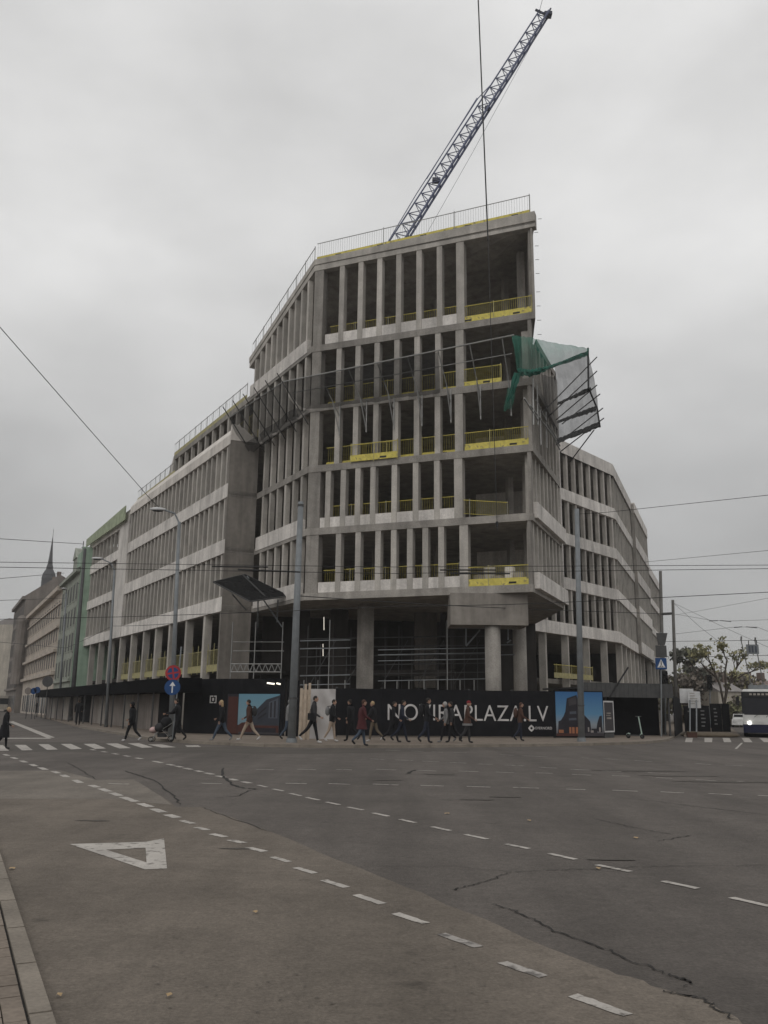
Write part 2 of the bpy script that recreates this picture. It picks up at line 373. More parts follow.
# --- right wing behind the corner
def rwing(P, Q, lvls, ztop, sp, band, first=.5):
    u = (Q - P).normalized(); ln = (Q - P).length
    for k in lvls:
        s = first
        while s < ln: fin(P, u, s, .30, .34, FL[k] + TH, (FL[k + 1] if k < 3 else ztop), False); s += sp
        q = MB(); a = .0
        while a < ln - .2: q.wall(P + u * (a + .012), P + u * min(a + sp, ln), -.3, .06, FL[k] - .03, FL[k] + band); a += sp
        q.build('spandrel_band', 'concrete_panel', bld)
    q = MB(); q.wall(P, Q, -.3, .08, ztop, ztop + 1.25); q.build('roof_parapet', 'concrete_panel', bld)
rwing(R2, R1, (0, 1, 2, 3), 25.35, 1.5, 1.05)
rwing(RA, R2, (0, 1, 2, 3), 25.35, 1.3, 1.0)
OA = RA + nR * .4; OB = RB + nR * .4
rwing(OB, OA, (0, 1, 2, 3), 25.1, 1.3, 1.35)
rwing(R3, RB, (0, 1, 2), 20.8, 1.6, .95)
for a, c in ((OB, RB - nR * .6), (RA, OA)): q = MB(); q.wall(a, c, 0, .3, 8.2, 26.2); q.build('return_wall', 'concrete', bld)
for p in [R1 + uW * 3.6, R1 + uW * 7.5, R1 + uW * 11.4, R1 + uW * 15.0, R2 + uW2 * 2, R2 + uW2 * 6, R2 + uW2 * 10, R2 + uW2 * 14, R2 + uW2 * 18, RA + uW2 * 4, RA + uW2 * 9, RB + uW2 * 2, RB + uW2 * 8, RB + uW2 * 14]:
    q = MB(); q.box(v3(p - V((uW2.y, -uW2.x)) * .45, 0), .6, .6, FL[0], 22); q.build('column', 'concrete_fin', bld)
q = MB(); q.prism([R1 - uW2 * .0 - nR * 1, R2 - nR * 1, R3 - nR * 1, R3 - nR * 12, R1 - nR * 8 + uW2 * 4], 3.9, 4.3); q.build('first_floor_slab', 'concrete', bld)
rest.build('mullion_rows', 'concrete_fin', bld)['kind'] = 'stuff'
# --- core walls closing the depth of the floors
q = MB()
bw = [WE - nL * 12.9] + [V((-1.5, 70.4)), V((7.5, 78.9))] + [R3 - nR * 12.9]
for a, b_ in zip(bw, bw[1:]):
    for k in range(4): q.wall(a, b_, -.3, 0, FL[k] + TH, FL[k + 1])
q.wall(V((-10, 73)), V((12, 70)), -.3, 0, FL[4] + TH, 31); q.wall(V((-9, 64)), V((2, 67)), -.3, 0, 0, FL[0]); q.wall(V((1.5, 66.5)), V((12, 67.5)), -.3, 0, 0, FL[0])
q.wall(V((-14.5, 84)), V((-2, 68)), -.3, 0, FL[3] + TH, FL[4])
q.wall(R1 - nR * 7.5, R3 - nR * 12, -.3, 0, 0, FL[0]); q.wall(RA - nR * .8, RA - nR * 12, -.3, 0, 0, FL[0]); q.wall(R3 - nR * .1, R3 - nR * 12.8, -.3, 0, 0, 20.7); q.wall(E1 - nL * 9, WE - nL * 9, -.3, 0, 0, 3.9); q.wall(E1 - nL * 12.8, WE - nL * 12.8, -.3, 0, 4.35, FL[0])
q.build('core_wall', 'concrete_shaded', bld)
# inner columns on each floor of the corner tower
for k in range(5):
    for p in (NO + uF * 2.5 - nF * 5.5, NO + uF * 7.5 - nF * 5.5, NO + uF * 12 - nF * 5.5, NO + uF * .75 - nF * 2.6):
        q = MB(); q.box(v3(p, FL[k] + TH), .38, .38, (FL[k + 1] if k < 4 else 31.2) - FL[k] - TH, -21.5); q.build('inner_column', 'concrete', bld)
# --- open ground storey of the tower
def grd_col(x, y, Y, r, z1, z0=0, sq=False, m='concrete'):
    p = at(x, y, Y); q = MB()
    if sq: q.box((p.x, p.y, z0), r * 2, r * 2, z1 - z0, -21.5)
    else: q.tube((p.x, p.y, z0), (p.x, p.y, z1), r, n=24)
    q.build('column', m, bld, smooth=not sq)
grd_col(493, 660, 49.9, .46, 6.35); grd_col(520, 660, 53.2, .42, 8.2)
grd_col(365, 660, 55.5, .42, 8.2, sq=True); grd_col(338, 660, 59, .5, 8.2, sq=True, m='concrete_shaded'); grd_col(300, 660, 60, .5, 8.2, sq=True, m='concrete_shaded')
grd_col(448, 660, 60, .4, 8.2, sq=True, m='concrete_shaded')
q = MB(); a = at(415, 640, 60); b_ = at(437, 640, 60.3); q.wall(V((b_.x, b_.y)), V((a.x, a.y)), -.3, 0, 3.0, FL[0]); q.build('shaft_wall', 'concrete_rough', bld)
q = MB(); a = at(451, 610, 49.0); b_ = at(529, 610, 49.0); q.wall(V((b_.x, b_.y)), V((a.x, a.y)), -2.9, -.3, 6.35, 8.19); q.build('transfer_beam', 'concrete_rough', bld)  # darker concrete puts the slab's shadow into the beam's colour
q = MB(); q.wall(NO + uF * 6.5 - nF * 6, T + uL * 1 - nF * 5, -.3, 0, 3.7, 4.1); q.build('ground_beam', 'concrete_shaded', bld)
# ------------------------------------------------------------------ yellow edge protection barriers
def barrier(label, P, Q, z, group='yellow edge barriers on the floors', o=0, h=1.15, dull=False, zq=None, step=2.4, mesh='yellow', toe='yellow', marks=True, name='safety_barrier', bars=.13, toeh=.26, overhang=.1, cat='barrier'):
    P = V(P[:2]); Q = V(Q[:2]); n = left((Q - P).normalized()); P = P + n * o; Q = Q + n * o; zq = z if zq is None else zq
    t = thing(name, label, cat, v3((P + Q) / 2, min(z, zq)), group)
    ln = (Q - P).length; u = (Q - P) / ln
    zz = lambda s: z + (zq - z) * s / ln
    m = MB()
    m.tube(v3(P, z + h), v3(Q, zq + h), .028, n=5); m.tube(v3(P, z + .3), v3(Q, zq + .3), .016, n=4)
    s = 0.0
    while s <= ln: m.tube(v3(P + u * s, zz(s) + .28), v3(P + u * s, zz(s) + h), .009, n=3, cap=False); s += bars
    m.build('mesh_panel', mesh, t)
    if toe:
        k = MB(); k.wall(P, Q, -.012, .012, z + .02, z + .02 + toeh, zq + .02, zq + .02 + toeh)
        if marks and not dull:
            k.cm = 1; s = min(1.0, ln * .4)
            while s < ln: k.wall(P + u * (s - .22), P + u * (s + .22), .013, .018, zz(s) + .09, zz(s) + .21); s += 3.1
        k.build('toe_board', [toe, 'mark_black'], t)
    s = .04
    while s < ln:
        k = MB(); k.tube(v3(P + u * s, zz(s) - .1), v3(P + u * s, zz(s) + h + overhang), .028, n=5); k.build('post', 'steel_tube' if toe is None or 'roof' in label else 'yellow_dull', t); s += step
    return t
fn = ['second', 'third', 'fourth', 'fifth', 'top']
ord_ = ['lowest open bay above the transfer beam', 'open corner bay one floor above the lowest', 'open corner bay of the middle floor', 'open corner bay just under the green net', 'open corner bay of the top floor']
for k in range(5):
    zf = FL[k] + TH
    if k == 1: barrier('low yellow mesh barrier without toe board, slanting inside its open corner bay', NO + uF * 1.6 - nF * 1.5, NO + uF * 4.0, zf, o=-.3, toe=None)
    else: barrier('yellow barrier with toe board closing the ' + ord_[k], NO + uF * (.2 - SH[k] if k != 3 else 1.6), NO + uF * 4.0, zf, o=-.12, toeh=.42 if k in (2, 0, 4) else .28)
    barrier('long yellow barrier behind the fins of the front, ' + ['lowest fin floor', 'second fin floor from below', 'middle fin floor', 'fin floor behind the dark net', 'top fin floor'][k], NO + uF * 4.5, NO + uF * 13.6, zf, o=-.57, toe='yellow' if k in (2, 3) else None, h=1.5 if k not in (2, 3) else 1.3, bars=.16)
barrier('bright yellow barrier panel hung before the fins left on the middle floor', NO + uF * 8.3, NO + uF * 11.6, FL[2] + TH - .05, o=.12, toeh=.42, bars=.2, step=1.6)
barrier('wire mesh roof railing with yellow toe board on the front edge of the tower', NR_ + uF * .3, T + uF * -.1, 32.35, o=-.12, zq=31.95, mesh='steel_tube', h=1.35, bars=.17, step=5.0, toeh=.3, group='railings on the roofs')
barrier('sloping roof railing stepping down the left edge of the tower', T + uL * .4, LR, roofz(T) + .8, o=-.2, zq=roofz(LR) + .8, mesh='steel_tube', toe=None, h=1.3, step=1.5, bars=.4, group='railings on the roofs')
barrier('long mesh roof railing on the set back storey above the left wing', LR + uL * .3, L31, FL[4] + TH, o=-.05, mesh='steel_tube', toe='yellow_dull', dull=True, toeh=.35, h=1.25, step=1.6, bars=.5, group='railings on the roofs')
barrier('roof railing on the far lower end of the left wing', E1 + uL * 16, E1 + uL * 28.8, 22.1, o=-.62, zq=22.0, mesh='steel_tube', toe='yellow_dull', dull=True, toeh=.4, h=1.2, step=1.6, bars=.5, group='railings on the roofs')
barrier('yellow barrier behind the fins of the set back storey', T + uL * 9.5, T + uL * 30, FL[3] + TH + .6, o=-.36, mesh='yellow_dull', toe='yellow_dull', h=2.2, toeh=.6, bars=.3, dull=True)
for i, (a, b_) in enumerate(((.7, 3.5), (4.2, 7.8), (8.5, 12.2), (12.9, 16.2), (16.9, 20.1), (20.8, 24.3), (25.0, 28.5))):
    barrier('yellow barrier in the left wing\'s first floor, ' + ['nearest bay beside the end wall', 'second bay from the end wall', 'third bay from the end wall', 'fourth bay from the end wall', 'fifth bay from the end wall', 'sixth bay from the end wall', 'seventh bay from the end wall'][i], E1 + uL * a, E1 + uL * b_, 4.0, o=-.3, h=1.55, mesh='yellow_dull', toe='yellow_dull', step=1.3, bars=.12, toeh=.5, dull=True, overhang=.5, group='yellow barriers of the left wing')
barrier('yellow barrier on the first floor under the right wing', R1 + uW * 11, R1 + uW * 4, 4.3, o=.3, mesh='yellow', toe='yellow_dull', toeh=.45, dull=True, step=1.3)
# ------------------------------------------------------------------ ground, road, pavements, markings
PV = .12
b = MB(); b.poly([V((-415, -55, -.03)), V((315, -55, -.03)), V((315, 475, -.03)), V((-415, 475, -.03))]); struct('ground', b, 'earth')
b = MB(); b.poly([V((-260, -30, 0)), V((160, -30, 0)), V((160, 420, 0)), V((-260, 420, 0))]); struct('road', b, 'asphalt')
def G(pts, z): return [gnd(x, y, 0) * 1 + V((0, 0, z)) for x, y in pts]
def jag(P, amp, n=6):
    o = []
    for a, c in zip(P, P[1:]):
        for i in range(n): t = i / n; o.append(a.lerp(c, t) + V((random.uniform(-amp, amp), random.uniform(-amp, amp), 0)) * (1 if i else .3))
    return o + [P[-1]]
edge = G([(95, 780), (134, 779.5), (177, 807), (202, 807), (276, 834), (380, 877), (468, 913), (600, 967.6), (664, 989.7), (703, 1000), (742, 1024)], .002)
edge = jag(edge, .03)
edge = [edge[0] + V((-3, .1, 0))] + edge
b = MB(); b.poly([V((-60, edge[0].y, .002))] + edge + [V((2.6, 3.5, .002)), V((3, -6, .002)), V((-60, -6, .002))]); struct('road_patch_near', b, 'asphalt_warm')
lp = G([(0, 771), (60, 770.5), (96, 780), (134, 779.5), (160, 796), (172, 805), (128, 801), (118, 799.3), (0, 799)], .004)
b = MB(); b.poly([V((-30, lp[0].y, .004))] + lp + [V((-30, lp[-1].y, .004))]); struct('road_patch_light', b, 'asphalt_light')
dk = G([(0, 751.5), (150, 752.5), (300, 754), (470, 751), (470, 748.5), (300, 749.2), (200, 747), (150, 744), (60, 742), (0, 742)], .002)
b = MB(); b.poly(dk); struct('road_patch_dark', b, 'asphalt_dark')
# markings
mk = MB(); mo = MB()
def dash(x0, y0, x1, y1, wd, m=None, z=.006):
    a = gnd(x0, y0); c = gnd(x1, y1); u = (c - a).normalized(); n = V((-u.y, u.x, 0)) * wd / 2; k = V((0, 0, z))
    J = lambda p: p + V((random.uniform(-1, 1), random.uniform(-1, 1), 0)) * min(.006, wd * .06)
    (m or mk).poly([J(a.lerp(c, i / 7) - n * random.uniform(.92, 1.03)) + k for i in range(8)] + [J(c.lerp(a, i / 7) + n * random.uniform(.92, 1.03)) + k for i in range(8)])
near = [(573, 996, 628, 1016), (502, 963, 544, 977.5), (441.4, 934.5, 479, 947.6), (395, 913.8, 425.8, 924), (356, 895.3, 382.8, 904.4), (323.8, 880.6, 346.5, 887.9), (295.4, 868, 315.4, 873.8), (272, 857.3, 289.4, 862.3), (248.5, 848, 265, 852), (229.5, 840.2, 243.8, 843.3), (211.8, 834.2, 225.6, 837.3), (196, 827.7, 208, 830.3), (181.3, 820.8, 192.7, 823.8), (167.2, 814.9, 177.9, 818), (153, 809, 163.3, 812.7), (139.8, 803.6, 150.3, 807.2), (122.4, 797.2, 136, 802), (111.5, 793, 120, 796), (101, 788.8, 109, 791.8), (91, 785.4, 97.7, 787.6), (74.2, 780.2, 80.7, 783), (62, 775, 67, 777.2), (53.4, 771.4, 58.6, 773.4), (40, 767.6, 46, 770), (31, 764.4, 36, 766.4), (21, 760.9, 26, 762.6), (12, 757.5, 16.5, 759), (4, 754.3, 8, 755.8)]
for i, d in enumerate(near): dash(*d, .085 if i < 8 else .105 if i < 13 else .15, mo if i in (1, 2) else mk)
far = [(91, 749.5, 95, 750.3), (102, 751.6, 106.5, 752.4), (113, 753.6, 118, 754.5), (124.5, 755.7, 129.5, 756.7), (136, 758, 142, 759), (153, 761.2, 162, 763), (167.5, 764.3, 173.8, 765.6), (176.4, 766.2, 182, 767.4), (184.5, 768.2, 191.5, 769.7), (196, 770.8, 202, 772), (205.3, 773, 213, 774.6), (217, 776, 224.5, 777.4), (229.5, 779, 237.3, 780.6), (242.5, 781.8, 250.3, 783.4), (258, 785.3, 266.7, 787.3), (273, 789.2, 284, 791.3), (290, 793.6, 301, 796), (306.3, 797.6, 319.3, 800.4), (326.4, 802.3, 339.6, 805), (348, 807.4, 362.8, 810.3), (373, 813.2, 388.6, 816.6), (399.8, 819.6, 415.2, 823), (432, 827, 450.4, 831), (465.5, 834.8, 487.6, 839.5), (505.8, 844.4, 529.3, 849), (549.3, 854, 576, 859.8), (597, 865.3, 630.5, 872), (663, 881.5, 698, 889), (731.5, 898, 775, 908)]
for d in far: dash(*d, .085 if d[0] > 250 else .15)
rows = [(373, 784.3, 398.5, 785.2), (420.4, 785.6, 444, 786.3), (466.8, 786.6, 490.7, 787.4), (513, 787.7, 539, 788.4), (566, 789.3, 585.4, 789.9), (612, 790.4, 638, 791.5), (660.4, 792, 684, 793.2), (708.6, 793.8, 732, 795), (758, 795.6, 772, 796.4), (199.5, 783.4, 222, 784), (285.5, 783.5, 306.8, 783.9), (328.4, 783.8, 350, 784.6), (108, 783.8, 129, 784.3),
        (376, 769.4, 396, 770.2), (414.7, 770.4, 436.8, 771.3), (458.4, 771.2, 478.5, 772), (495.4, 772.2, 513.6, 773), (535.8, 773, 552.7, 773.6), (572, 774.5, 591.4, 775.4), (612, 775.7, 630, 776.5), (656, 777.9, 672, 778.7), (695.6, 780, 716.4, 781), (737, 781.5, 757, 782.5), (256, 769.5, 273.8, 769.9), (297, 769.4, 316, 769.9), (336, 769.6, 352, 770)]
row2 = [(370.4, 759, 385.3, 759.7), (395, 760, 413, 760.7), (422.5, 761.3, 439, 762), (450, 762.7, 466.8, 763.4), (477, 764, 492.8, 764.7), (504.5, 765.2, 524, 766.1), (538.4, 767.3, 556.6, 768.3), (570.6, 769.4, 591.4, 770.4), (602, 771, 621.4, 771.8), (648, 773, 668, 774), (386, 750.2, 400, 750.8), (411, 751.1, 423, 751.6), (432, 751.9, 443, 752.4), (453.8, 752.6, 467, 753), (500.6, 754.8, 513.6, 755.5), (522.8, 755.8, 547.5, 757), (581, 757.9, 589, 758.4), (604.5, 758.8, 617.5, 759.7), (634.4, 760.7, 651.9, 761.7), (695.6, 763.6, 711, 764.7), (725.6, 765.2, 743.8, 766.1)]
for d in rows: dash(*d, .085)
for d in row2: dash(*d, .13, mo)
def q4(*p): mk.poly([v + V((0, 0, .006)) for v in (gnd(*a) for a in p)])
for p in (((14.6, 745), (25.5, 745), (32.8, 750.2), (21.9, 750.5)), ((38.3, 744.4), (48.3, 744.3), (58, 749.6), (47, 750)), ((60.7, 744.1), (71, 744), (82, 748.9), (71, 749.5)), ((83.3, 744), (94.8, 743.9), (106, 748.6), (95, 749)), ((105.7, 743.7), (117.6, 743.5), (130.9, 748.2), (119.4, 748.6)), ((127.6, 743.5), (139, 743.3), (153, 747.5), (142, 748)), ((148, 744.6), (162, 744.6), (176, 747.3), (162, 747.8)), ((185, 745.4), (198, 745.4), (201, 747), (187, 747)), ((-8, 745.5), (3, 745.3), (9, 750.8), (-2, 751))): q4(*p)
# crosswalk over the right street
for x0, x1, x2, x3 in ((686, 693, 692, 685), (704.5, 712.5, 712, 704.5), (722.5, 729.5, 731.5, 724), (741.5, 749, 752.5, 744.5), (759, 767, 773, 764)):
    q4((x0, 738), (x1, 738.1), (x2, 742.3), (x3, 742.2))
q4((9, 722), (13, 721.2), (55, 737.6), (47, 738)); q4((4, 738), (49, 737.9), (52, 738.8), (4, 738.9)); q4((741, 743), (743, 743), (737, 749), (734.5, 749))
# hollow give-way triangle painted on the near lane
tp_ = [gnd(*p) + V((0, 0, .006)) for p in ((69.5, 844.5), (146, 842.3), (164, 838.8), (167, 869), (145, 870))]
ti = [gnd(*p) + V((0, 0, .006)) for p in ((106, 850.2), (145.5, 848.4), (146.5, 863))]
vs = tp_ + ti
mk.add(vs, [(0, 1, 6, 5), (1, 2, 3, 6), (6, 3, 4, 7), (0, 5, 7, 4)])
struct('road_markings', mk, 'paint'); struct('road_markings_worn', mo, 'paint_old')
# sealed cracks in the asphalt
ck = MB()
def crack(pts, wd, z=.008, amp=.03):
    P = jag([gnd(x, y) for x, y in pts], amp, 7); k = V((0, 0, z)); L_ = []; R_ = []
    for i, p in enumerate(P):
        u = (P[-1] - P[0]).normalized(); n = V((-u.y, u.x, 0)) * wd * random.uniform(.07, .24) * (1 if 0 < i < len(P) - 1 else .2)
        L_.append(p + n + k); R_.append(p - n + k)
    for i in range(len(P) - 1): ck.poly([R_[i], R_[i + 1], L_[i + 1], L_[i]])
for pts, wd in (([(452, 891), (468, 886.5), (482, 883), (497, 877), (512, 872.3)], .045), ([(360, 866.5), (416, 867), (455, 866.8), (488, 870.4), (512, 872.3)], .022), ([(512, 872.3), (555, 870.6), (595, 869.3), (640, 867), (700, 866.3), (775, 865.7)], .035),
                ([(490, 904), (511, 910), (535, 921), (560, 933.5), (596, 946)], .05), ([(596, 946), (620, 956), (655, 971), (676, 977.5), (690, 982), (684, 988)], .05), ([(664, 991), (683, 996), (703, 999), (715, 1008), (738, 1021)], .05),
                ([(592, 819), (620, 824.6), (645, 830), (676, 835)], .05), ([(656, 841.5), (672, 839), (692, 835.5)], .05), ([(620, 798), (660, 802), (705, 808), (772, 815.5)], .07), ([(222, 776), (228, 781), (234, 785.5), (243, 788), (256, 789.3), (278, 788.3)], .17), ([(224, 768), (221, 776)], .2), ([(213, 798.5), (240, 796), (248, 791), (256, 789.3)], .07),
                ([(125, 771), (140, 776), (155, 781), (173, 795), (180, 805.5)], .09), ([(201, 807), (222, 815), (270, 832)], .04), ([(68, 763), (82, 771), (96, 780)], .06), ([(407, 774), (412, 771), (418, 770)], .25)): crack(pts, wd)
struct('road_cracks', ck, 'crack')
# stains, tyre scuffs
st = MB()
for x, y, rx, ry in ((93, 821, .28, .06), (610, 860, .28, .07), (440, 774.6, .5, .2), (387, 780, .4, .15), (503, 797, .4, .15), (478, 800, .35, .1), (235, 849, .2, .04), (680, 776, 1.0, .3), (720, 782, 1.2, .25), (640, 771, 1.4, .3)):
    c = gnd(x, y); st.poly([c + V((math.cos(t * .45) * rx * random.uniform(.6, 1.2), math.sin(t * .45) * ry * random.uniform(.6, 1.2), .008)) for t in range(14)])
for i in range(110):
    c = gnd(random.uniform(20, 560), random.uniform(860, 1015)); s = random.uniform(.004, .013)
    if c.x > -1.2 + (5 - c.y) * .5: st.poly([c + V((math.cos(t * 1.2) * s * random.uniform(.7, 1.6), math.sin(t * 1.2) * s * .6, .009)) for t in range(5)])
struct('road_stains', st, 'asphalt_dark')
lf = MB()
for x, y in ((59, 998), (169, 998), (256, 914), (598, 869.8), (529, 821.5), (636, 839), (12, 870), (447, 814.5)):
    c = gnd(x, y); s = .022 if y > 900 else .04; a = random.uniform(0, 6)
    lf.add([c + V((math.cos(a + t * 1.05) * s * (1.5 if t % 3 == 0 else .8), math.sin(a + t * 1.05) * s * .8, .013 + .012 * (t % 2))) for t in range(6)], [(0, 1, 2, 3, 4, 5)])
tag(lf.build('fallen_leaves', 'dry_leaf'), 'scattered dry fallen leaves and scraps lying on the asphalt', 'leaves', kind='stuff')
# near pavement with kerb stones, bottom left
uK = D(-26.3); K0 = gnd(53, 1027); nK = left(uK)
b = MB(); Pk = V((K0.x, K0.y)) - uK * 6
for i in range(40):
    a = Pk + uK * (i * .95 + .4); b.wall(a, a + uK * .925, .0, .112, -.02, .05)
struct('kerb_near', b, 'kerb')
b = MB(); b.wall(Pk, Pk + uK * 40, .114, 40, -.02, .03); struct('pavement_near_bed', b, 'crack')
b = MB()
for j in range(26):
    for i in range(70):
        if j > 12 and i > 40: continue
        a = Pk + uK * (3.5 + i * .21 + (j % 2) * .1) + nK * (.128 + j * .112); b.wall(a, a + uK * .2, 0, .105, .01, .042 + random.uniform(-.003, .003))
struct('pavement_near', b, 'paving')
# pavement round the building site
kp = [gnd(*p) for p in ((24, 712), (80, 728), (155, 741), (190, 743.6), (230, 745.5), (265, 747), (300, 747.6), (360, 748), (430, 747.7), (500, 747), (560, 746.2), (610, 745.2), (645, 743.8), (660, 742.4), (668, 741), (673, 739), (676, 737))]
kp = [V((p.x, p.y)) for p in kp]; kp.append(kp[-1] + uW2 * 80)
b = MB(); b.prism(kp + [V((10, 160)), V((-55, 175))], -.02, PV); struct('pavement', b, 'paving')
b = MB()
for a, c in zip(kp, kp[1:]):
    n = max(1, int((c - a).length / 1.0))
    for i in range(min(n, 60)): b.wall(a.lerp(c, i / n), a.lerp(c, (i + .985) / n), -.02, .2, -.02, PV + .006)
struct('kerb', b, 'kerb')
b = MB(); ia = gnd(703, 733.5); b.prism([V((gnd(*p).x, gnd(*p).y)) for p in ((684, 737), (740, 736.5), (732, 730), (690, 730))], -.02, .13); struct('pavement_right', b, 'paving')
# ------------------------------------------------------------------ hoardings and site gallery
def P2(v): return V((v.x, v.y))
HA = P2(gnd(335, 739)); uH = D(79); HB = HA + uH * 12.1; HC = HA + uH * 15.05
hb = thing('site_hoarding', 'long black site hoarding with large pale lettering in front of the open ground storey', 'hoarding', v3(HA.lerp(HB, .5), PV))
b = MB(); s = 0
while s < 12.0: b.wall(HA + uH * (s + .004), HA + uH * min(s + 2.42, 12.1), .0, .04, PV + .06, 2.6 + random.uniform(-.015, .015)); s += 2.42
b.build('board_panel', 'black_board', hb)
b = MB()
for i in range(6): b.wall(HA + uH * (i * 2.42), HA + uH * (i * 2.42 + .1), .05, .15, PV, 2.66); 
b.wall(HA, HB, .05, .1, 2.2, 2.3); b.build('frame', 'galv_dark', hb)
def text(s, P, u, z, width, height, m, parent, depth=.012, off=-.004, wgt=0):
    cu = bpy.data.curves.new('lettering', 'FONT'); cu.body = s; cu.size = 1; cu.extrude = .01; cu.space_character = 1.05; cu.offset = wgt
    o = bpy.data.objects.new('lettering', cu); COL.objects.link(o); bpy.context.view_layer.update()
    me = bpy.data.meshes.new_from_object(o.evaluated_get(bpy.context.evaluated_depsgraph_get())); bpy.data.objects.remove(o)
    xs = [v.co.x for v in me.vertices]; ys = [v.co.y for v in me.vertices]; x0, x1, y0, y1 = min(xs), max(xs), min(ys), max(ys)
    n = left(u); base = WL[parent.name]
    for v in me.vertices:
        a = (v.co.x - x0) / (x1 - x0) * width; h = (v.co.y - y0) / (y1 - y0) * height; d = off - (depth if v.co.z > 0 else 0)
        q = P + u * a + n * d; v.co = v3(q, z + h) - base
    me.materials.append(MATS[m]); ob = bpy.data.objects.new('lettering', me); COL.objects.link(ob); ob.parent = parent; return ob
text('NOVIRAPLAZA.LV', HA + uH * 2.78, uH, .98, 9.0, .84, 'board_text', hb, wgt=-.004)
b = MB(); lc = HA + uH * 10.78
for k in range(8):
    a0 = k * math.pi / 4; a1 = a0 + math.pi / 4
    def pt(r, a): return v3(lc + uH * (r * math.cos(a)) - left(uH) * .016, .62 + r * math.sin(a))
    b.poly([pt(.07, a0), pt(.15 if k % 2 else .19, a0), pt(.19 if k % 2 else .15, a1), pt(.07, a1)])
b.build('emblem', 'board_text', hb)
text('EVERNORD', HA + uH * 11.02, uH, .56, .95, .14, 'board_text', hb)
# printed picture panels
def grad(name, stops, w0):
    m = bpy.data.materials.new(name); m.use_nodes = True; nt = m.node_tree; bs = nt.nodes['Principled BSDF']; bs.inputs['Roughness'].default_value = .45
    t = nt.nodes.new('ShaderNodeTexCoord'); s = nt.nodes.new('ShaderNodeSeparateXYZ'); r = nt.nodes.new('ShaderNodeValToRGB')
    nt.links.new(t.outputs['Generated'], s.inputs[0]); nt.links.new(s.outputs[2], r.inputs[0]); nt.links.new(r.outputs[0], bs.inputs['Base Color'])
    r.color_ramp.elements[0].position = stops[0][0]; r.color_ramp.elements[0].color = (*stops[0][1], 1); r.color_ramp.elements[1].position = stops[-1][0]; r.color_ramp.elements[1].color = (*stops[-1][1], 1)
    for p, c in stops[1:-1]: e = r.color_ramp.elements.new(p); e.color = (*c, 1)
    MATS[name] = m
grad('print_dusk', [(0, (.10, .08, .08)), (.25, (.24, .27, .30)), (.5, (.09, .23, .38)), (1, (.025, .12, .30))], 0)
grad('print_day', [(0, (.16, .20, .24)), (.5, (.17, .29, .35)), (1, (.12, .26, .35))], 0)
for n_, c_ in (('print_dark', (.022, .02, .026)), ('print_mid', (.05, .045, .05)), ('print_glow', (.34, .14, .07)), ('print_pale', (.30, .27, .26)), ('print_red', (.07, .025, .02)), ('print_grey', (.075, .085, .105)), ('print_slate', (.035, .04, .052))): mat(n_, c_, .5, .1, 4)
def poster(parent, P, u, w_, z0, h, bg, shapes, name='picture_print'):
    b = MB(); b.wall(P, P + u * w_, -.012, -.002, z0, z0 + h); pr = b.build(name, bg, parent)
    mats = sorted({s[0] for s in shapes}); b = MB(); n = left(u)
    for i, (m, pts) in enumerate(shapes):
        b.cm = mats.index(m); b.poly([v3(P + u * (x * w_) - n * (.016 + .0012 * i), z0 + y * h) for x, y in pts])
    b.build('print_motif', mats, parent)
def rect(x0, y0, x1, y1): return [(x0, y0), (x1, y0), (x1, y1), (x0, y1)]
hp = thing('picture_hoarding', 'hoarding panel printed with a lit corner building under a deep blue dusk sky', 'hoarding', v3(HB.lerp(HC, .5), PV))
b = MB(); b.wall(HB + uH * .01, HC, .0, .05, PV + .02, 2.66); b.build('board_panel', 'black_board', hp)
sh = [('print_dark', [(.03, .05), (.05, .33), (.10, .35), (.16, .45), (.2, .55), (.24, .85), (.45, .93), (.50, .70), (.56, .55), (.62, .45), (.68, .38), (.72, .33), (.74, .05)]),
      ('print_mid', [(.27, .82), (.43, .89), (.44, .72), (.28, .68)]), ('print_grey', [(.29, .55), (.43, .56), (.43, .50), (.29, .49)]), ('print_grey', [(.27, .40), (.43, .41), (.43, .36), (.27, .35)]), ('print_mid', [(.47, .66), (.55, .52), (.6, .44), (.6, .38), (.47, .52)]),
      ('print_glow', rect(.27, .06, .46, .20)), ('print_red', rect(.31, .06, .33, .2)), ('print_red', rect(.38, .06, .41, .2)), ('print_glow', rect(.05, .07, .15, .14)), ('print_dark', [(.84, .12), (.87, .3), (.92, .45), (.97, .47), (.97, .08)]), ('print_dark', rect(.74, .06, .86, .17)), ('print_pale', rect(.50, .07, .54, .15)), ('print_pale', rect(.72, .08, .78, .13)), ('print_red', rect(.0, .0, .5, .06)), ('print_mid', rect(.5, .0, 1, .07)), ('print_pale', rect(.66, .1, .69, .2)), ('print_pale', rect(.90, .1, .93, .2))]
poster(hp, HB + uH * .12, uH, 2.78, .22, 2.38, 'print_dusk', sh)
LA = P2(gnd(182, 735.5)); LB = P2(gnd(285, 738.6)); uLH = (LB - LA).normalized(); lh = (LB - LA).length
hl = thing('site_hoarding', 'black hoarding on the corner with a small white symbol and a printed daytime street picture', 'hoarding', v3(LA.lerp(LB, .5), PV))
b = MB(); s = 0
while s < lh - .2: b.wall(LA + uLH * (s + .004), LA + uLH * min(s + 1.3, lh), 0, .04, PV + .02, 3.05); s += 1.3
b.build('board_panel', 'black_board', hl)
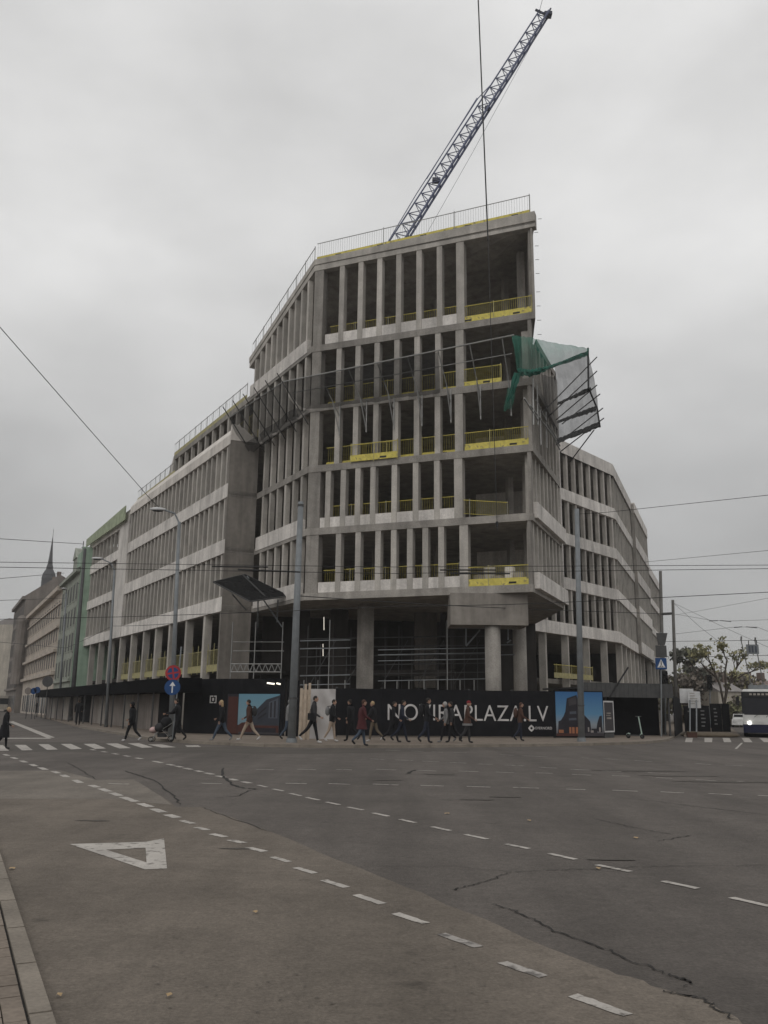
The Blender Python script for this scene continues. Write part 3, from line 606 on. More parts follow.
sh = [('print_dark', rect(0, 0, .22, 1)), ('print_red', rect(.02, .0, .21, .93)), ('print_slate', [(.4, .05), (.42, .35), (.52, .45), (.55, .6), (.60, .65), (.75, .86), (1, .97), (1, .05)]), ('print_grey', [(.80, .4), (.80, .80), (.97, .9), (.97, .4)]), ('print_dark', [(.83, .42), (.83, .78), (.86, .8), (.86, .42)]), ('print_dark', [(.9, .42), (.9, .82), (.93, .83), (.93, .42)]), ('print_dark', [(.6, .5), (.76, .7), (.76, .65), (.6, .45)]), ('print_dark', [(.6, .4), (.76, .55), (.76, .5), (.6, .35)]), ('print_red', rect(.22, 0, 1, .22)), ('print_red', [(.22, .2), (.3, .28), (.42, .3), (.42, .2)]), ('print_dark', rect(.5, .05, .95, .16)), ('print_mid', rect(.24, 0, 1, .05))]
poster(hl, LA + uLH * 2.9, uLH, 3.3, .18, 2.07, 'print_day', sh)
b = MB(); c = LA + uLH * 1.95
for x0, z0, x1, z1 in ((-.22, 0, -.16, .4), (-.22, .34, .0, .4), (-.22, 0, .0, .06), (.05, 0, .22, .06), (.16, 0, .22, .4), (.05, .34, .22, .4), (-.06, .12, .06, .28)): b.wall(c + uLH * x0, c + uLH * x1, -.01, -.004, 1.75 + z0, 1.75 + z1)
b.build('symbol', 'board_text', hl)
b = MB(); b.wall(LB + uLH * .02, LB + uLH * .75, 0, .04, PV, 2.95); tag(b.build('gap_board', 'black_board'), 'narrow black board standing in for the dark gap between street picture and grey pole', 'gate')  # black board added to stand in for a dark open gap
# timber leaning and white sheet
pl = thing('plank_stack', 'bundle of pale timber planks standing upright beside the white sheet', 'planks', gnd(303, 739.5, PV))
for i in range(5):
    p = gnd(299.5 + i * 2.1, 739.5 - (i % 2) * .3, PV); b = MB(); h = (2.35, 2.3, 2.55, 2.3, 2.6)[i]
    b.hexa([p + V((-.06, -.03, 0)), p + V((.06, -.03, 0)), p + V((.06, .03, 0)), p + V((-.06, .03, 0)), p + V((-.06, .17, h)), p + V((.06, .17, h)), p + V((.06, .23, h)), p + V((-.06, .23, h))]); b.build('plank', 'plank', pl)
b = MB(); a = gnd(309.5, 738.6, PV); c = gnd(334.5, 739.2, PV); nx, nz_ = 14, 12; vs = []; fs = []
for j in range(nz_ + 1):
    for i in range(nx + 1):
        t = i / nx; z = j / nz_; p = a.lerp(c, t); vs.append(V((p.x, p.y + .05 * math.sin(9 * t + 4 * z) + .05 * math.sin(5 * z + 13 * t * z) + (1 - z) * -.1, PV + z * 2.35)))
for j in range(nz_):
    for i in range(nx): q = j * (nx + 1) + i; fs.append((q, q + 1, q + nx + 2, q + nx + 1))
b.add(vs, fs); b.add([p + V((0, .03, 0)) for p in vs], [f[::-1] for f in fs]); tag(b.build('plastic_sheet', 'tarp', smooth=True), 'crumpled whitish plastic sheet hung between the planks and the black hoarding', 'sheet')
# left street pedestrian gallery
uG = D(-28); G0 = P2(gnd(181, 735.4)); gl = thing('site_gallery', 'covered pedestrian gallery with black fascia roof along the left street', 'gallery', v3(G0 + uG * 20, PV))
nG = left(uG); G0 = G0 + uG * .1
b = MB(); b.wall(G0 - uG * 2.5, G0 + uG * 56, -.3, 1.5, 2.3, 3.05); b.build('gallery_roof', 'black_roof', gl)
for i in range(15):
    b = MB(); p = G0 + uG * (i * 3.8 + 1.4) + nG * 1.3; b.box(v3(p, PV), .09, .09, 2.2, -28); b.build('post', 'galv_dark', gl)
s = 0; i = 0
cols = ['black_board', 'site_panel', 'site_panel', 'site_panel', 'site_panel_pale', 'site_panel', 'site_panel']
while s < 56:
    b = MB(); L_ = (5.2, 3.6, 3.6, 3.2, 2.4, 3.6, 3.6, 3.6)[i % 8]; b.wall(G0 + uG * s, G0 + uG * (s + L_ - .06), 0, .05, PV, 2.32); b.build('wall_panel', ['black_board', 'site_panel', 'site_panel', 'site_panel_pale', 'site_panel', 'site_panel', 'site_panel_pale', 'site_panel'][i % 8] if i else 'black_board', gl); s += L_; i += 1
# right gallery
gr = thing('site_gallery', 'covered walkway with dark plank roof behind the dusk picture, running to the right street', 'gallery', v3(P2(gnd(630, 735)), PV))
g1 = P2(at(606, 690, 52.4)); g2 = P2(at(672, 690, 53.4)); ug = (g2 - g1).normalized()
b = MB(); a = g1 - ug * 1.5
while (a - g1).dot(ug) < (g2 - g1).length: b.wall(a, a + ug * .29, 0, .05, 2.4, 3.25); a += ug * .3
b.wall(g1 - ug * 1.5, g2, .06, 6, 2.9, 3.0); b.build('gallery_roof', 'galv_dark', gr)
b = MB(); b.wall(g1 - ug * 2 + left(ug) * 2.2, g2 + ug * .3 + left(ug) * 2.2, 0, .05, PV, 2.9); b.build('back_wall', 'black_board', gr)
for i in range(2):
    b = MB(); p = g1 + ug * (.1 + i * (g2 - g1).length * .95) + left(ug) * .3; b.box(v3(p, PV), .1, .1, 2.75, 0); b.build('post', 'galv_dark', gr)
b = MB(); b.tube(v3(g1 + ug * .2, 2.4), v3(g1 + ug * 1.5 - left(ug) * .1, 4.2), .05); b.build('brace', 'wire', gr)
e1 = P2(gnd(683, 733)); b = MB(); b.wall(g2 + ug * .05, e1, 0, .05, PV, 2.55); tag(b.build('site_hoarding', 'black_board'), 'plain dark hoarding turning the corner into the right street behind the crossing sign', 'hoarding')
# framed notice board
nb = thing('notice_board', 'dark notice board in a white frame standing right of the dusk picture', 'notice board', gnd(609, 737.5, PV)); p = P2(gnd(604.5, 738, PV)); q = P2(gnd(614.5, 737.6, PV)); un = (q - p).normalized(); wn = (q - p).length
b = MB(); b.wall(p, q, 0, .04, .38, 2.15); b.build('board_panel', 'print_mid', nb)
b = MB(); b.wall(p, q, -.03, -.005, .42, .5); b.wall(p, q, -.03, -.005, 2.06, 2.14); b.wall(p, p + un * .05, -.035, -.006, .5, 2.06); b.wall(q - un * .05, q, -.035, -.006, .5, 2.06); b.build('frame', 'sign_white', nb)
b = MB(); b.wall(p + un * wn * .3, p + un * wn * .7, -.02, -.006, 1.42, 1.5); b.wall(p + un * wn * .3, p + un * wn * .74, -.02, -.006, 1.14, 1.24); b.wall(p + un * wn * .25, p + un * wn * .66, -.02, -.006, 1.32, 1.36); b.build('notice_text', 'site_panel_pale', nb)
b = MB(); b.wall(p, q, .005, .05, PV, .36); b.build('base', 'galv_dark', nb)
# ------------------------------------------------------------------ crane, hoist rope
cr0 = at(384, 262, 75); cr1 = at(544, 12, 75)
ct = thing('tower_crane', 'tall crane with blue lattice jib rising from behind the roof of the tower', 'crane', (cr0.x, cr0.y, 0))
b = MB()
mx_, my_ = cr0.x, cr0.y
for i in range(14):
    z0 = 4.3 + i * 2.9; z1 = z0 + 2.9
    for sx, sy in ((-1, -1), (1, -1), (1, 1), (-1, 1)): b.tube((mx_ + sx * .8, my_ + sy * .8, z0), (mx_ + sx * .8, my_ + sy * .8, z1), .09, n=4, cap=False)
    b.tube((mx_ - .8, my_ - .8, z0), (mx_ + .8, my_ - .8, z1), .05, n=4); b.tube((mx_ + .8, my_ + .8, z0), (mx_ - .8, my_ + .8, z1), .05, n=4)
for sx, sy in ((-1, -1), (1, -1), (1, 1), (-1, 1)): b.tube((mx_ + sx * .8, my_ + sy * .8, 0), (mx_ + sx * .8, my_ + sy * .8, 4.4), .09, n=4)
b.build('mast', 'crane_blue', ct)
ax = (cr1 - cr0).normalized(); sd = V((0, 1, 0)).cross(ax).normalized(); dp = V((0, 1, 0)); JL = (cr1 - cr0).length
if sd.x < 0: sd = -sd                                             # sd points to the lower right side of the jib
nb_ = 26; J = lambda s, a, d: cr0 + ax * s + sd * a + dp * d
ch = MB(); br = MB()
for a, d, r in ((.68, -.6, .13), (.68, .6, .13), (-.68, 0, .085)): ch.tube(J(0, a, d), J(JL, a * .75, d * .8), r, n=6)
ch.build('jib_chord', 'crane_blue', ct)
for i in range(nb_):
    s0 = JL * i / nb_; s1 = JL * (i + 1) / nb_; sm_ = (s0 + s1) / 2; k = 1 - .25 * s0 / JL
    for d in (-.55, .55):
        br.tube(J(s0, .58 * k, d * k), J(sm_, -.58 * k, 0), .045, n=4); br.tube(J(sm_, -.58 * k, 0), J(s1, .58 * k, d * k), .045, n=4)
    br.tube(J(s0, .58 * k, -.55 * k), J(s0, .58 * k, .55 * k), .045, n=4); br.tube(J(s0, .58 * k, -.55 * k), J(s1, .58 * k, .55 * k), .04, n=4)
br.build('jib_lattice', 'crane_blue', ct)
b = MB(); b.path([J(2, -.75, 0), J(8, -.95, 0), J(JL * .62, -.95, 0), J(JL * .68, -.6, 0)], .05, n=4); b.path([J(JL * .3, -.9, 0), J(JL * .62, -1.05, 0)], .05, n=4); b.build('pendant_bar', 'crane_blue', ct)
b = MB(); b.tube(J(JL - .2, -.9, 0), J(JL - .2, .9, 0), .14, n=6); b.box(J(JL, .45, 0) + V((0, 0, -.3)), .8, .7, .35, 0); b.tube(J(JL + .0, .5, 0), J(JL + .75, .4, 0), .1, n=6); b.build('jib_head', 'crane_dark', ct)
b = MB(); b.box(J(JL * .305, .1, 0), .8, .6, .35); b.box(J(JL * .6, .5, 0), .5, .5, .3); b.build('rope_guide', 'crane_dark', ct)
b = MB(); b.tube(J(JL, .5, 0), J(JL * .45, 1.6, 0), .022, n=3); b.tube(J(JL * .45, 1.6, 0), J(2, 2.2, 0), .022, n=3); b.tube(J(JL, -.5, 0), J(JL + 6, -2.2, 0), .03, n=3); b.build('rope', 'galv', ct)
b = MB(); b.tube(at(478, -6, 42), at(488, 240, 42), .04, n=5); b.tube(at(488, 240, 42), at(497, 522, 42), .018, n=5); b.tube(at(478, -6, 42), at(470, -220, 42), .05, n=5)
hr = b.build('hoist_rope', 'wire'); tag(hr, 'dark hoist rope hanging vertically in front of the tower front', 'rope')
b = MB(); c = at(497, 522, 42); b.box(c + V((0, 0, -.22)), .12, .1, .24); b.tube(c + V((0, 0, -.22)), c + V((.02, 0, -.42)), .03, n=5); b.build('hook_block', 'wire', hr)
# ------------------------------------------------------------------ safety nets
def netmesh(name, m, pts, nx, ny, sag, parent=None, thick=False, tear=0):
    # pts: four corners a(inner left) b(inner right) c(outer right) d(outer left)
    a, b_, c, d = [V(p) for p in pts]; vs = []; fs = []
    for j in range(ny + 1):
        for i in range(nx + 1):
            u = i / nx; v = j / ny; p = a.lerp(b_, u).lerp(d.lerp(c, u), v)
            p = p + V((0, 0, -sag * 4 * v * (1 - v) - .12 * sag * math.sin(u * 17 + v * 3) - sag * .35 * abs(math.sin(u * nx * .5)) * v * 0 ))
            vs.append(p + V((random.uniform(-.03, .03), random.uniform(-.03, .03), random.uniform(-.04, .04))))
    for j in range(ny):
        for i in range(nx):
            q = j * (nx + 1) + i
            if random.random() >= tear: fs.append((q, q + 1, q + nx + 2, q + nx + 1))
    mb = MB(); mb.add(vs, fs); return mb.build(name, m, parent, smooth=True)
fan = thing('safety_net_fan', 'sloping dark catch net on steel brackets along the fifth floor of the tower front', 'safety net', v3(NO + uF * 8 + nF * 1, 20.9))
i0, i1 = NO + uF * 1.2, T + uF * .2; oz0, oz1 = 23.25, 22.35
o0, o1 = NO + uF * .3 + nF * 2, T + uF * 1.0 + nF * 2
netmesh('net', 'net_dark', (v3(NO + uF * 5.5 + nF * .1, 20.95), v3(i1 + nF * .1, 20.95), v3(o1, oz1), v3(NO + uF * 5 + nF * 2, 22.9)), 30, 6, .35, fan)
b = MB(); b.tube(v3(o0, oz0), v3(o1, oz1), .05, n=6); b.tube(v3(o0.lerp(i0, .35), 22.4), v3(o1.lerp(i1, .35), 21.8), .03, n=5); b.build('edge_tube', 'steel_tube', fan)
s = 1.0
while s < 14.2:
    t = (s - .3) / 14.6; P = NO + uF * s; q = MB(); O = o0.lerp(o1, t); oz = oz0 + (oz1 - oz0) * t
    q.tube(v3(P + nF * .1, 20.2), v3(O, oz), .035, n=5); q.tube(v3(P + nF * .12, 21.1), v3(P + nF * .12, 18.9), .045, n=5); q.tube(v3(P + nF * .12, 19.1), v3(P.lerp(O, .4), 20.2 + (oz - 20.2) * .4), .035, n=5); q.build('bracket', 'steel_tube', fan); s += 1.9
fan2 = thing('safety_net_fan', 'dark sagging catch net on poles along the left flank of the tower above the wing', 'safety net', v3(T + uL * 4 + nL * 1, 20.9))
A0, A1 = T + uL * .2, T + uL * 9.5; B0, B1 = o1 + uL * .0, T + uL * 7.8 + nL * 2.8
netmesh('net', 'net_dark', (v3(A1 + nL * .1, 21.0), v3(A0 + nL * .1, 20.95), v3(B0, oz1), v3(B1, 22.2)), 20, 7, .7, fan2)
netmesh('net_fold', 'net_dark', (v3(A1 + nL * .15, 20.6), v3(A0 + nL * .15, 20.7), v3(A0.lerp(B0, .5), 20.9), v3(A1.lerp(B1, .4), 20.7)), 16, 3, .5, fan2, tear=.12)
b = MB(); b.tube(v3(B0, oz1), v3(B1, 22.2), .05, n=6); b.build('edge_tube', 'steel_tube', fan2)
for i in range(6):
    t = i / 5; P = A0.lerp(A1, t); O = B0.lerp(B1, t); q = MB(); q.tube(v3(P, 20.0), v3(P.lerp(O, 1.25), 20.1 + (22.25 - 20.1) * 1.25), .035, n=5); q.build('strut', 'galv_dark', fan2)
# nets wrapped round the corner to the right
nRs = V((-left(uR).x, -left(uR).y))
Pn = lambda x, y, off: onv(x, y, NO + nRs * off, 23)
tn = thing('safety_net_fan', 'teal and grey torn safety nets on slanting poles right of the sharp corner', 'safety net', v3(NO + uR * 4 + nRs * 1.5, 18.5))
fr = lambda x, y, off: onv(x, y, NO + nF * off, -68.5)
A = fr(511, 334, .5); Bc = fr(536, 339, .9); Cc = Pn(588, 349, 3.0); Dd = Pn(588, 354, 3.0); Ee = fr(541, 372, .95); Ff = fr(517, 374, .6)
def strip(name, m, top, bot, n, sag=0, jitter=.03):
    # a cloth between two polylines
    n *= 2
    def samp(P, t):
        k = t * (len(P) - 1); i = min(int(k), len(P) - 2); return P[i].lerp(P[i + 1], k - i)
    vs = []; fs = []; ny = 12
    for j in range(ny + 1):
        for i in range(n + 1):
            p = samp(top, i / n).lerp(samp(bot, i / n), j / ny); fo = math.sin(i * .9 + 2.1 * math.sin(j * .35)) * .03 + math.sin(i * .25 + j * .3) * .05; vs.append(p + V((random.uniform(-jitter, jitter) * .4, random.uniform(-jitter, jitter) * .4 + fo - sag * math.sin(j / ny * math.pi) * (1 + .4 * math.sin(i * 1.7)), random.uniform(-jitter, jitter))))
    for j in range(ny):
        for i in range(n): q = j * (n + 1) + i; fs.append((q, q + 1, q + n + 2, q + n + 1))
    mb = MB(); mb.add(vs, fs); return mb.build(name, m, tn, smooth=True)
strip('teal_net', 'net_teal', [A, Bc, Cc], [Ff, Ee, Dd], 24, .35)
strip('teal_fold', 'net_teal_dense', [fr(516, 367, .75), fr(530, 370, 1.1), fr(545, 367, 1.15)], [fr(519, 376, .8), fr(531, 377, 1.15), fr(546, 371, 1.2)], 12, .12, .06)
strip('teal_fold', 'net_teal_dense', [fr(545, 367, 1.2), Pn(570, 358, 2.2), Pn(588, 351, 3.02)], [fr(545, 370.5, 1.2), Pn(570, 362, 2.2), Pn(588, 355.5, 3.02)], 12, .1, .03)
strip('teal_tail', 'net_teal_dense', [fr(514, 372, .75), fr(522, 373, .8)], [fr(506, 404, .5), fr(512, 398, .5)], 6, .1, .05)
strip('teal_tail', 'net_teal', [fr(508, 388, .6), fr(516, 388, .62)], [fr(503, 412, .3), fr(512, 408, .3)], 6, .1, .05)
strip('grey_net', 'net_pale', [Pn(554, 364, 1.4), Pn(588, 351, 2.95)], [Pn(557, 444, 1.4), Pn(600, 426, 2.95)], 16, .5)
for y0, y1, y2, y3 in ((403, 405.5, 387, 391), (421, 423.5, 406, 411), (439, 443.5, 422, 427)):
    strip('net_hem', 'net_band', [Pn(557, y0, 1.35), Pn(590 + (y2 - 386) * .25, y2, 2.9)], [Pn(557, y1, 1.35), Pn(590 + (y3 - 386) * .25, y3, 2.9)], 12, .15, .05)
strip('dark_net', 'net_dark', [Pn(541, 374, .4), Pn(556, 378, .5)], [Pn(545, 410, .35), Pn(557, 436, .5)], 10, .1)
b = MB(); b.path([Pn(588, 348, 3), Pn(588.5, 388, 3), Pn(597, 408, 2.98), Pn(600, 427, 2.95)], .06, n=6); b.build('edge_tube', 'wire', tn)
for x0, y0, x1, y1 in ((543, 412, 597, 357), (549, 416, 597, 371), (556, 420, 597, 385), (562, 424, 600, 394), (556, 445, 603, 408), (560, 452, 604, 418), (570, 462, 594, 430)):
    b = MB(); b.tube(Pn(x0, y0, .3), Pn(x1, y1, 3.4), .04, n=5); b.build('strut', 'galv_dark', tn)
b = MB()
for x0, y0, x1, y1 in ((536, 400, 560, 450), (533, 378, 533.5, 425), (537, 385, 538, 425), (540, 410, 541, 445), (546, 412, 547, 448), (530, 405, 556, 440), (524, 398, 538, 420), (552, 430, 560, 446)): b.tube(Pn(x0, y0, .4), Pn(x1, y1, .45), .05, n=5)
b.build('bracket', 'steel_tube', tn)
# black net panel low on the left of the tower, lattice girder, tubes
kn = thing('safety_net', 'black rhombus shaped net panel sticking out above the end wall hoist platform', 'safety net', at(250, 590, 57))
k4 = [at(213, 582, 54.5), at(245, 574.5, 57.5), at(289, 596, 56.5), at(250, 601.5, 53.5)]
mb = MB(); mb.poly(k4); mb.poly([p + V((0, 0, .04)) for p in k4]); mb.build('net', 'net_black', kn)
b = MB(); b.path(k4 + [k4[0]], .05, n=5); b.tube(at(243, 575, 55.8), at(268, 599, 55), .05, n=5); b.build('frame', 'galv_dark', kn)
for q in ((at(247, 576, 57), at(282, 627, 57)), (at(258, 600, 55), at(258, 627, 58)), (at(278, 600, 56), at(277, 622, 57.5)), (at(232, 594, 55), at(246, 610, 58.5))):
    b = MB(); b.tube(q[0], q[1], .05, n=5); b.build('strut', 'galv', kn)
sf = thing('scaffold_platform', 'steel tube scaffold with lattice girder standing between end wall and tower', 'scaffold', P2(at(262, 700, 57)).to_3d())
def lat(x0, x1, y0, y1, Y):
    b = MB(); n = 8
    for i in range(n):
        xa = x0 + (x1 - x0) * i / n; xb = x0 + (x1 - x0) * (i + 1) / n; xm = (xa + xb) / 2
        b.tube(at(xa, y1, Y), at(xm, y0, Y), .03, n=4); b.tube(at(xm, y0, Y), at(xb, y1, Y), .03, n=4)
    b.tube(at(x0, y0, Y), at(x1, y0, Y), .04, n=5); b.tube(at(x0, y1, Y), at(x1, y1, Y), .04, n=5); b.build('lattice_girder', 'steel_tube', sf)
lat(231, 281, 664, 672, 57)
b = MB()
for x in (233, 256, 283): b.tube(at(x, 622, 57), P2(at(x, 622, 57)).to_3d(), .04, n=5)
for y in (642, 651): b.tube(at(233, y, 57), at(284, y, 57), .03, n=5)
b.build('tube_frame', 'steel_tube', sf)
sc2 = thing('scaffold_railing', 'dark tube railings and props inside the open ground storey behind the long hoarding', 'scaffold', P2(at(410, 700, 53)).to_3d())
b = MB()
for (xa, xb, ys) in ((300, 350, (641, 649, 676, 685)), (378, 490, (650, 655, 661, 681)), (500, 520, (645, 655))):
    for y in ys: b.tube(at(xa, y, 53), at(xb, y - (xb - xa) * .02, 53), .03, n=5)
b.build('rail', 'galv', sc2)
b = MB()
for Y_, xs in ((56.5, range(308, 500, 13)), (59, range(300, 470, 17))):
    for x in xs: t_ = at(x, 632, Y_); b.tube(P2(t_).to_3d() + V((0, 0, .1)), t_ + V((0, 0, random.uniform(-1, .6))), .035, n=4)
    for y in (637, 646, 655, 664, 673): b.tube(at(xs[0], y + 2, Y_ - .1), at(xs[-1], y - 1, Y_ - .1), .035, n=4)
for x in range(310, 490, 36): b.tube(at(x, 684, 56.4), at(x + 26, 640, 56.4), .03, n=4)
b.build('standard_grid', 'galv_dark', sc2)
for x in (304, 318, 330, 345, 385, 397, 409, 424, 438, 447, 460, 474): b = MB(); t_ = at(x, 620 if x in (330, 447) else 680, 53); b.tube(t_, P2(t_).to_3d(), .03, n=5); b.build('post', 'steel_tube', sc2)
b = MB()
for x0, y0, x1, y1 in ((466, 626, 466, 645), (480, 630, 466, 646), (508, 628, 508, 640), (511, 640, 507, 643), (456, 628, 485, 628)): b.tube(at(x0, y0, 51.5), at(x1, y1, 51.5), .05, n=5)
b.build('prop', 'galv', sc2)
for i, (x0, x1, y0, y1, Y, lab) in enumerate(((267, 274.5, 683, 684, 44.0, 'glowing tube work lamp above the street picture hoarding, left half'), (276.5, 280.5, 683.3, 684.2, 44.0, 'glowing short work lamp above the street picture hoarding, right half'), (323.9, 324, 617, 630, 58.5, 'bright upright lamp in the ground storey, upper one'), (323, 323.1, 644, 656, 58.5, 'bright upright lamp in the ground storey, lower one'))):
    a = at(x0, y0, Y); c = at(x1, y1, Y); lt = thing('work_lamp', lab, 'lamp', a.lerp(c, .5), 'work lamps on the site'); b = MB(); b.tube(a, c, .04 if i < 2 else .014, n=8); b.build('light_tube', 'lamp_glow', lt)
    b = MB(); b.tube(a + V((0, .09, .02)), c + V((0, .09, .02)), .05, n=6); b.build('housing', 'galv_dark', lt)
# ------------------------------------------------------------------ poles and street lamps
def pole(label, base, top, r0, r1, m='galv', name='utility_pole', cat='pole', group=None):
    t = thing(name, label, cat, base, group); b = MB(); b.tube(base, top, r0, r1, n=14); b.build('shaft', m, t, smooth=True)
    b = MB(); d = (V(top) - V(base)); b.tube(V(base) + V((0, 0, 0)), V(base) + d * .012 + V((0, 0, .05)), r0 * 1.3, r0 * 1.2, n=14); b.build('base', m, t); return t
bp = gnd(291.4, 742.5, PV); tp1 = at(300.8, 502, bp.y + .2)
big = pole('thick grey tapered mast standing at the kerb in front of the planks', bp, tp1, .185, .125)
b = MB(); c = bp.lerp(tp1, .17); b.tube(c, c + V((0, 0, .08)), .2, n=14); c = bp.lerp(tp1, .98); b.tube(c, c + V((0, 0, .1)), .145, n=14); b.build('collar', 'galv_dark', big)
bp2 = gnd(581.6, 741.5, PV); tp2 = at(576.8, 509, bp2.y - .3)
big2 = pole('thick grey tapered mast standing in front of the dusk picture', bp2, tp2, .165, .115)
b = MB(); c = bp2.lerp(tp2, .145); b.tube(c, c + V((0, 0, .06)), .18, n=14); b.build('collar', 'galv_dark', big2)
bp3 = gnd(664, 734.5, PV); tp3 = at(660.4, 571, bp3.y - .6)
pm = pole('slim dark tram mast with bracket behind the pedestrian crossing sign', bp3, tp3, .15, .10, 'pole_tan')
b = MB(); c = at(661, 614, bp3.y - .5); b.tube(c, at(671.5, 613.5, bp3.y - .5), .09, n=6); b.build('bracket', 'galv_dark', pm)
bp4 = gnd(677, 731.5, PV); tp4 = at(672.8, 600, bp4.y - .6)
pole('brownish slim tram mast right of the crossing sign, its top below the other mast', bp4, tp4, .15, .11, 'pole_tan')
def lamp(label, bx, by, tx, ty, hx, hy, r, Yd=0, kink=None):
    bs = gnd(bx, by, PV); tp_ = at(tx, ty, bs.y); t = thing('street_lamp', label, 'street lamp', bs, 'street lamps on the left street')
    b = MB(); b.tube(bs, tp_, r, r * .6, n=12); b.build('post', 'galv', t, smooth=True)
    hd = at(hx, hy, bs.y - .1); b = MB(); b.path([tp_ + V((0, 0, -.05)), tp_.lerp(hd, .3) + V((0, 0, .25)), hd], .045, n=6); b.build('arm', 'galv', t)
    hb_ = MB(); dr = (hd - tp_); dr.z = 0; dr.normalize(); az = math.degrees(math.atan2(dr.x, dr.y)); k = hd + dr * .25
    hb_.ball(k, .17, .42, .10, 12, 6, az); h_ = hb_.build('lamp_head', 'sign_white', t, smooth=True)
    hb_ = MB(); hb_.ball(k + V((0, 0, -.05)), .13, .32, .08, 10, 5, az); hb_.build('lens', 'glass_dark', h_)
    return t
lamp('grey street lamp behind the round blue arrow sign', 170.6, 737.5, 179.3, 522, 163, 509.5, .13)
lamp('street lamp beyond the pale panels of the gallery, second one along the left street', 106, 727, 114.6, 570, 101, 558.5, .12)
lamp('farthest street lamp, in front of the beige house', 58.5, 718.5, 66.4, 593, 66, 589, .13)
pole('dark leaning mast in front of the green netted wall', gnd(70.5, 720.5, PV), at(85, 549, gnd(70.5, 720.5).y), .22, .16, 'galv_dark')
# traffic signs on a post
sp = gnd(172.6, 739.6, PV); sg = thing('traffic_sign', 'post with red no stopping disc above a round blue sign with white arrow', 'traffic sign', sp)
b = MB(); tps = sp + V((.12, 0, 4.1)); b.tube(sp, tps, .035, n=8); b.build('post', 'galv', sg)
def rsign(px, py, rad, m, rim, kids):
    c = at(px, py, sp.y - .12); nn = V((.12, -1, 0)).normalized(); b = MB(); b.disc(c, nn, rad, .02, 28); o = b.build('sign_disc', m, sg); uu = V((-nn.y, nn.x, 0)); 
    if uu.x < 0: uu = -uu
    P = lambda x, y, o_: c + uu * x + V((0, 0, y)) + nn * (.02 + o_)
    return P, o, nn
P, o, nn = rsign(172.4, 687.3, .35, 'sign_blue', None, None)
b = MB(); b.poly([P(-.03, -.24, .004), P(.03, -.24, .004), P(.03, .06, .004), P(-.03, .06, .004)]); b.poly([P(-.13, .06, .005), P(.13, .06, .005), P(0, .25, .005)]); b.build('arrow', 'sign_white', o)
P, o, nn = rsign(173.2, 673, .35, 'sign_red', None, None)
b = MB(); 
for a0 in (20, 110, 200, 290): b.poly([P(.05 * math.cos(R(a0 + 35)), .05 * math.sin(R(a0 + 35)), .005)] + [P(.25 * math.cos(R(a0 + k * 10)), .25 * math.sin(R(a0 + k * 10)), .005) for k in range(8)])
b.build('sign_field', 'sign_blue', o)
# ------------------------------------------------------------------ overhead wires
def wire(label, pts, r=.012, sag=0.0, m='wire', hang=()):
    P = [at(x, y, Y) for x, y, Y in pts]; b = MB()
    if pts[0][0] < 0: P[0] = P[0] + (P[0] - P[1]).normalized() * 25
    if pts[-1][0] > 768: P[-1] = P[-1] + (P[-1] - P[-2]).normalized() * 25

    for a, c in zip(P, P[1:]):
        n = 10; prev = a
        for i in range(1, n + 1): t = i / n; q = a.lerp(c, t) + V((0, 0, -sag * 4 * t * (1 - t))); b.tube(prev, q, r, n=4, cap=False); prev = q
    o = b.build('overhead_wire', m); tag(o, label, 'wire', 'overhead wires across the crossing')
    if hang:
        h = MB()
        for x0, y0, x1, y1, Y in hang: h.tube(at(x0, y0, Y), at(x1, y1, Y), r * 2.2, n=5)
        h.build('insulator', m, o)
    return o
wire('single wire slanting down from the upper left sky to the nearest street lamp', [(-12, 312, 26), (140, 487, 41), (163, 511, 43)], .014, .05)
wire('upper one of the paired trolley wires across the whole front', [(-10, 562, 29), (390, 567, 30), (780, 565, 31)], .012, 0, hang=((212, 566.5, 268, 567, 29.6), (440, 570, 496, 570, 30)))
wire('lower one of the paired trolley wires across the whole front', [(-10, 567, 27), (390, 573.5, 28), (780, 568.5, 29)], .012, 0, hang=((238, 569.5, 300, 572, 27.6), (450, 573.6, 510, 573.6, 28)))
wire('span wire from the left lamp posts to the far right sky, under the paired wires', [(-10, 619, 38), (115, 617, 40), (400, 606, 36), (550, 603, 34), (780, 591, 33)], .016, .03)
wire('span wire ending at the bracket of the dark tram mast', [(300, 596, 39), (480, 607, 48), (671, 614, 60)], .022, .02)
wire('thin wire climbing from the right wing corner to the right edge of the sky', [(576, 514, 45), (614, 511.5, 43), (780, 493.5, 36)], .014, .02)
wire('thin faint wire to the right from the end of the right wing roof', [(645, 562, 62), (780, 549, 50)], .016, .02, 'wire_far')
wire('wire carrying the grey hanging sign, upper of two level wires on the right', [(664, 641.5, 60), (780, 640, 48)], .018)
wire('lower of the two level wires on the right, below the hanging sign', [(676, 657.5, 70), (780, 655, 56)], .02)
wire('thin wire fanning from the brown mast top to the right, steepest', [(673.5, 603, 70), (700, 627, 62), (718, 641, 56)], .012, 0, 'wire_far')
wire('thin wire fanning from the brown mast top to the right, middle', [(673.5, 603, 70), (730, 630, 60), (790, 657, 50)], .012, 0, 'wire_far')
wire('trolley wire with two dark hangers left of the hanging sign', [(675, 614, 70), (712, 620.5, 66), (731, 621, 64), (790, 619, 60)], .014, 0, 'wire_far', hang=((709, 621, 718, 620.5, 66), (720, 620.5, 731, 621.5, 65)))
wire('trolley wire with two dark hangers above the bus', [(675, 634, 70), (735, 627, 64), (757, 627, 63), (790, 640, 58)], .014, 0, 'wire_far', hang=((734, 627.5, 742, 626.8, 64), (746, 626.8, 757, 627.8, 63)))
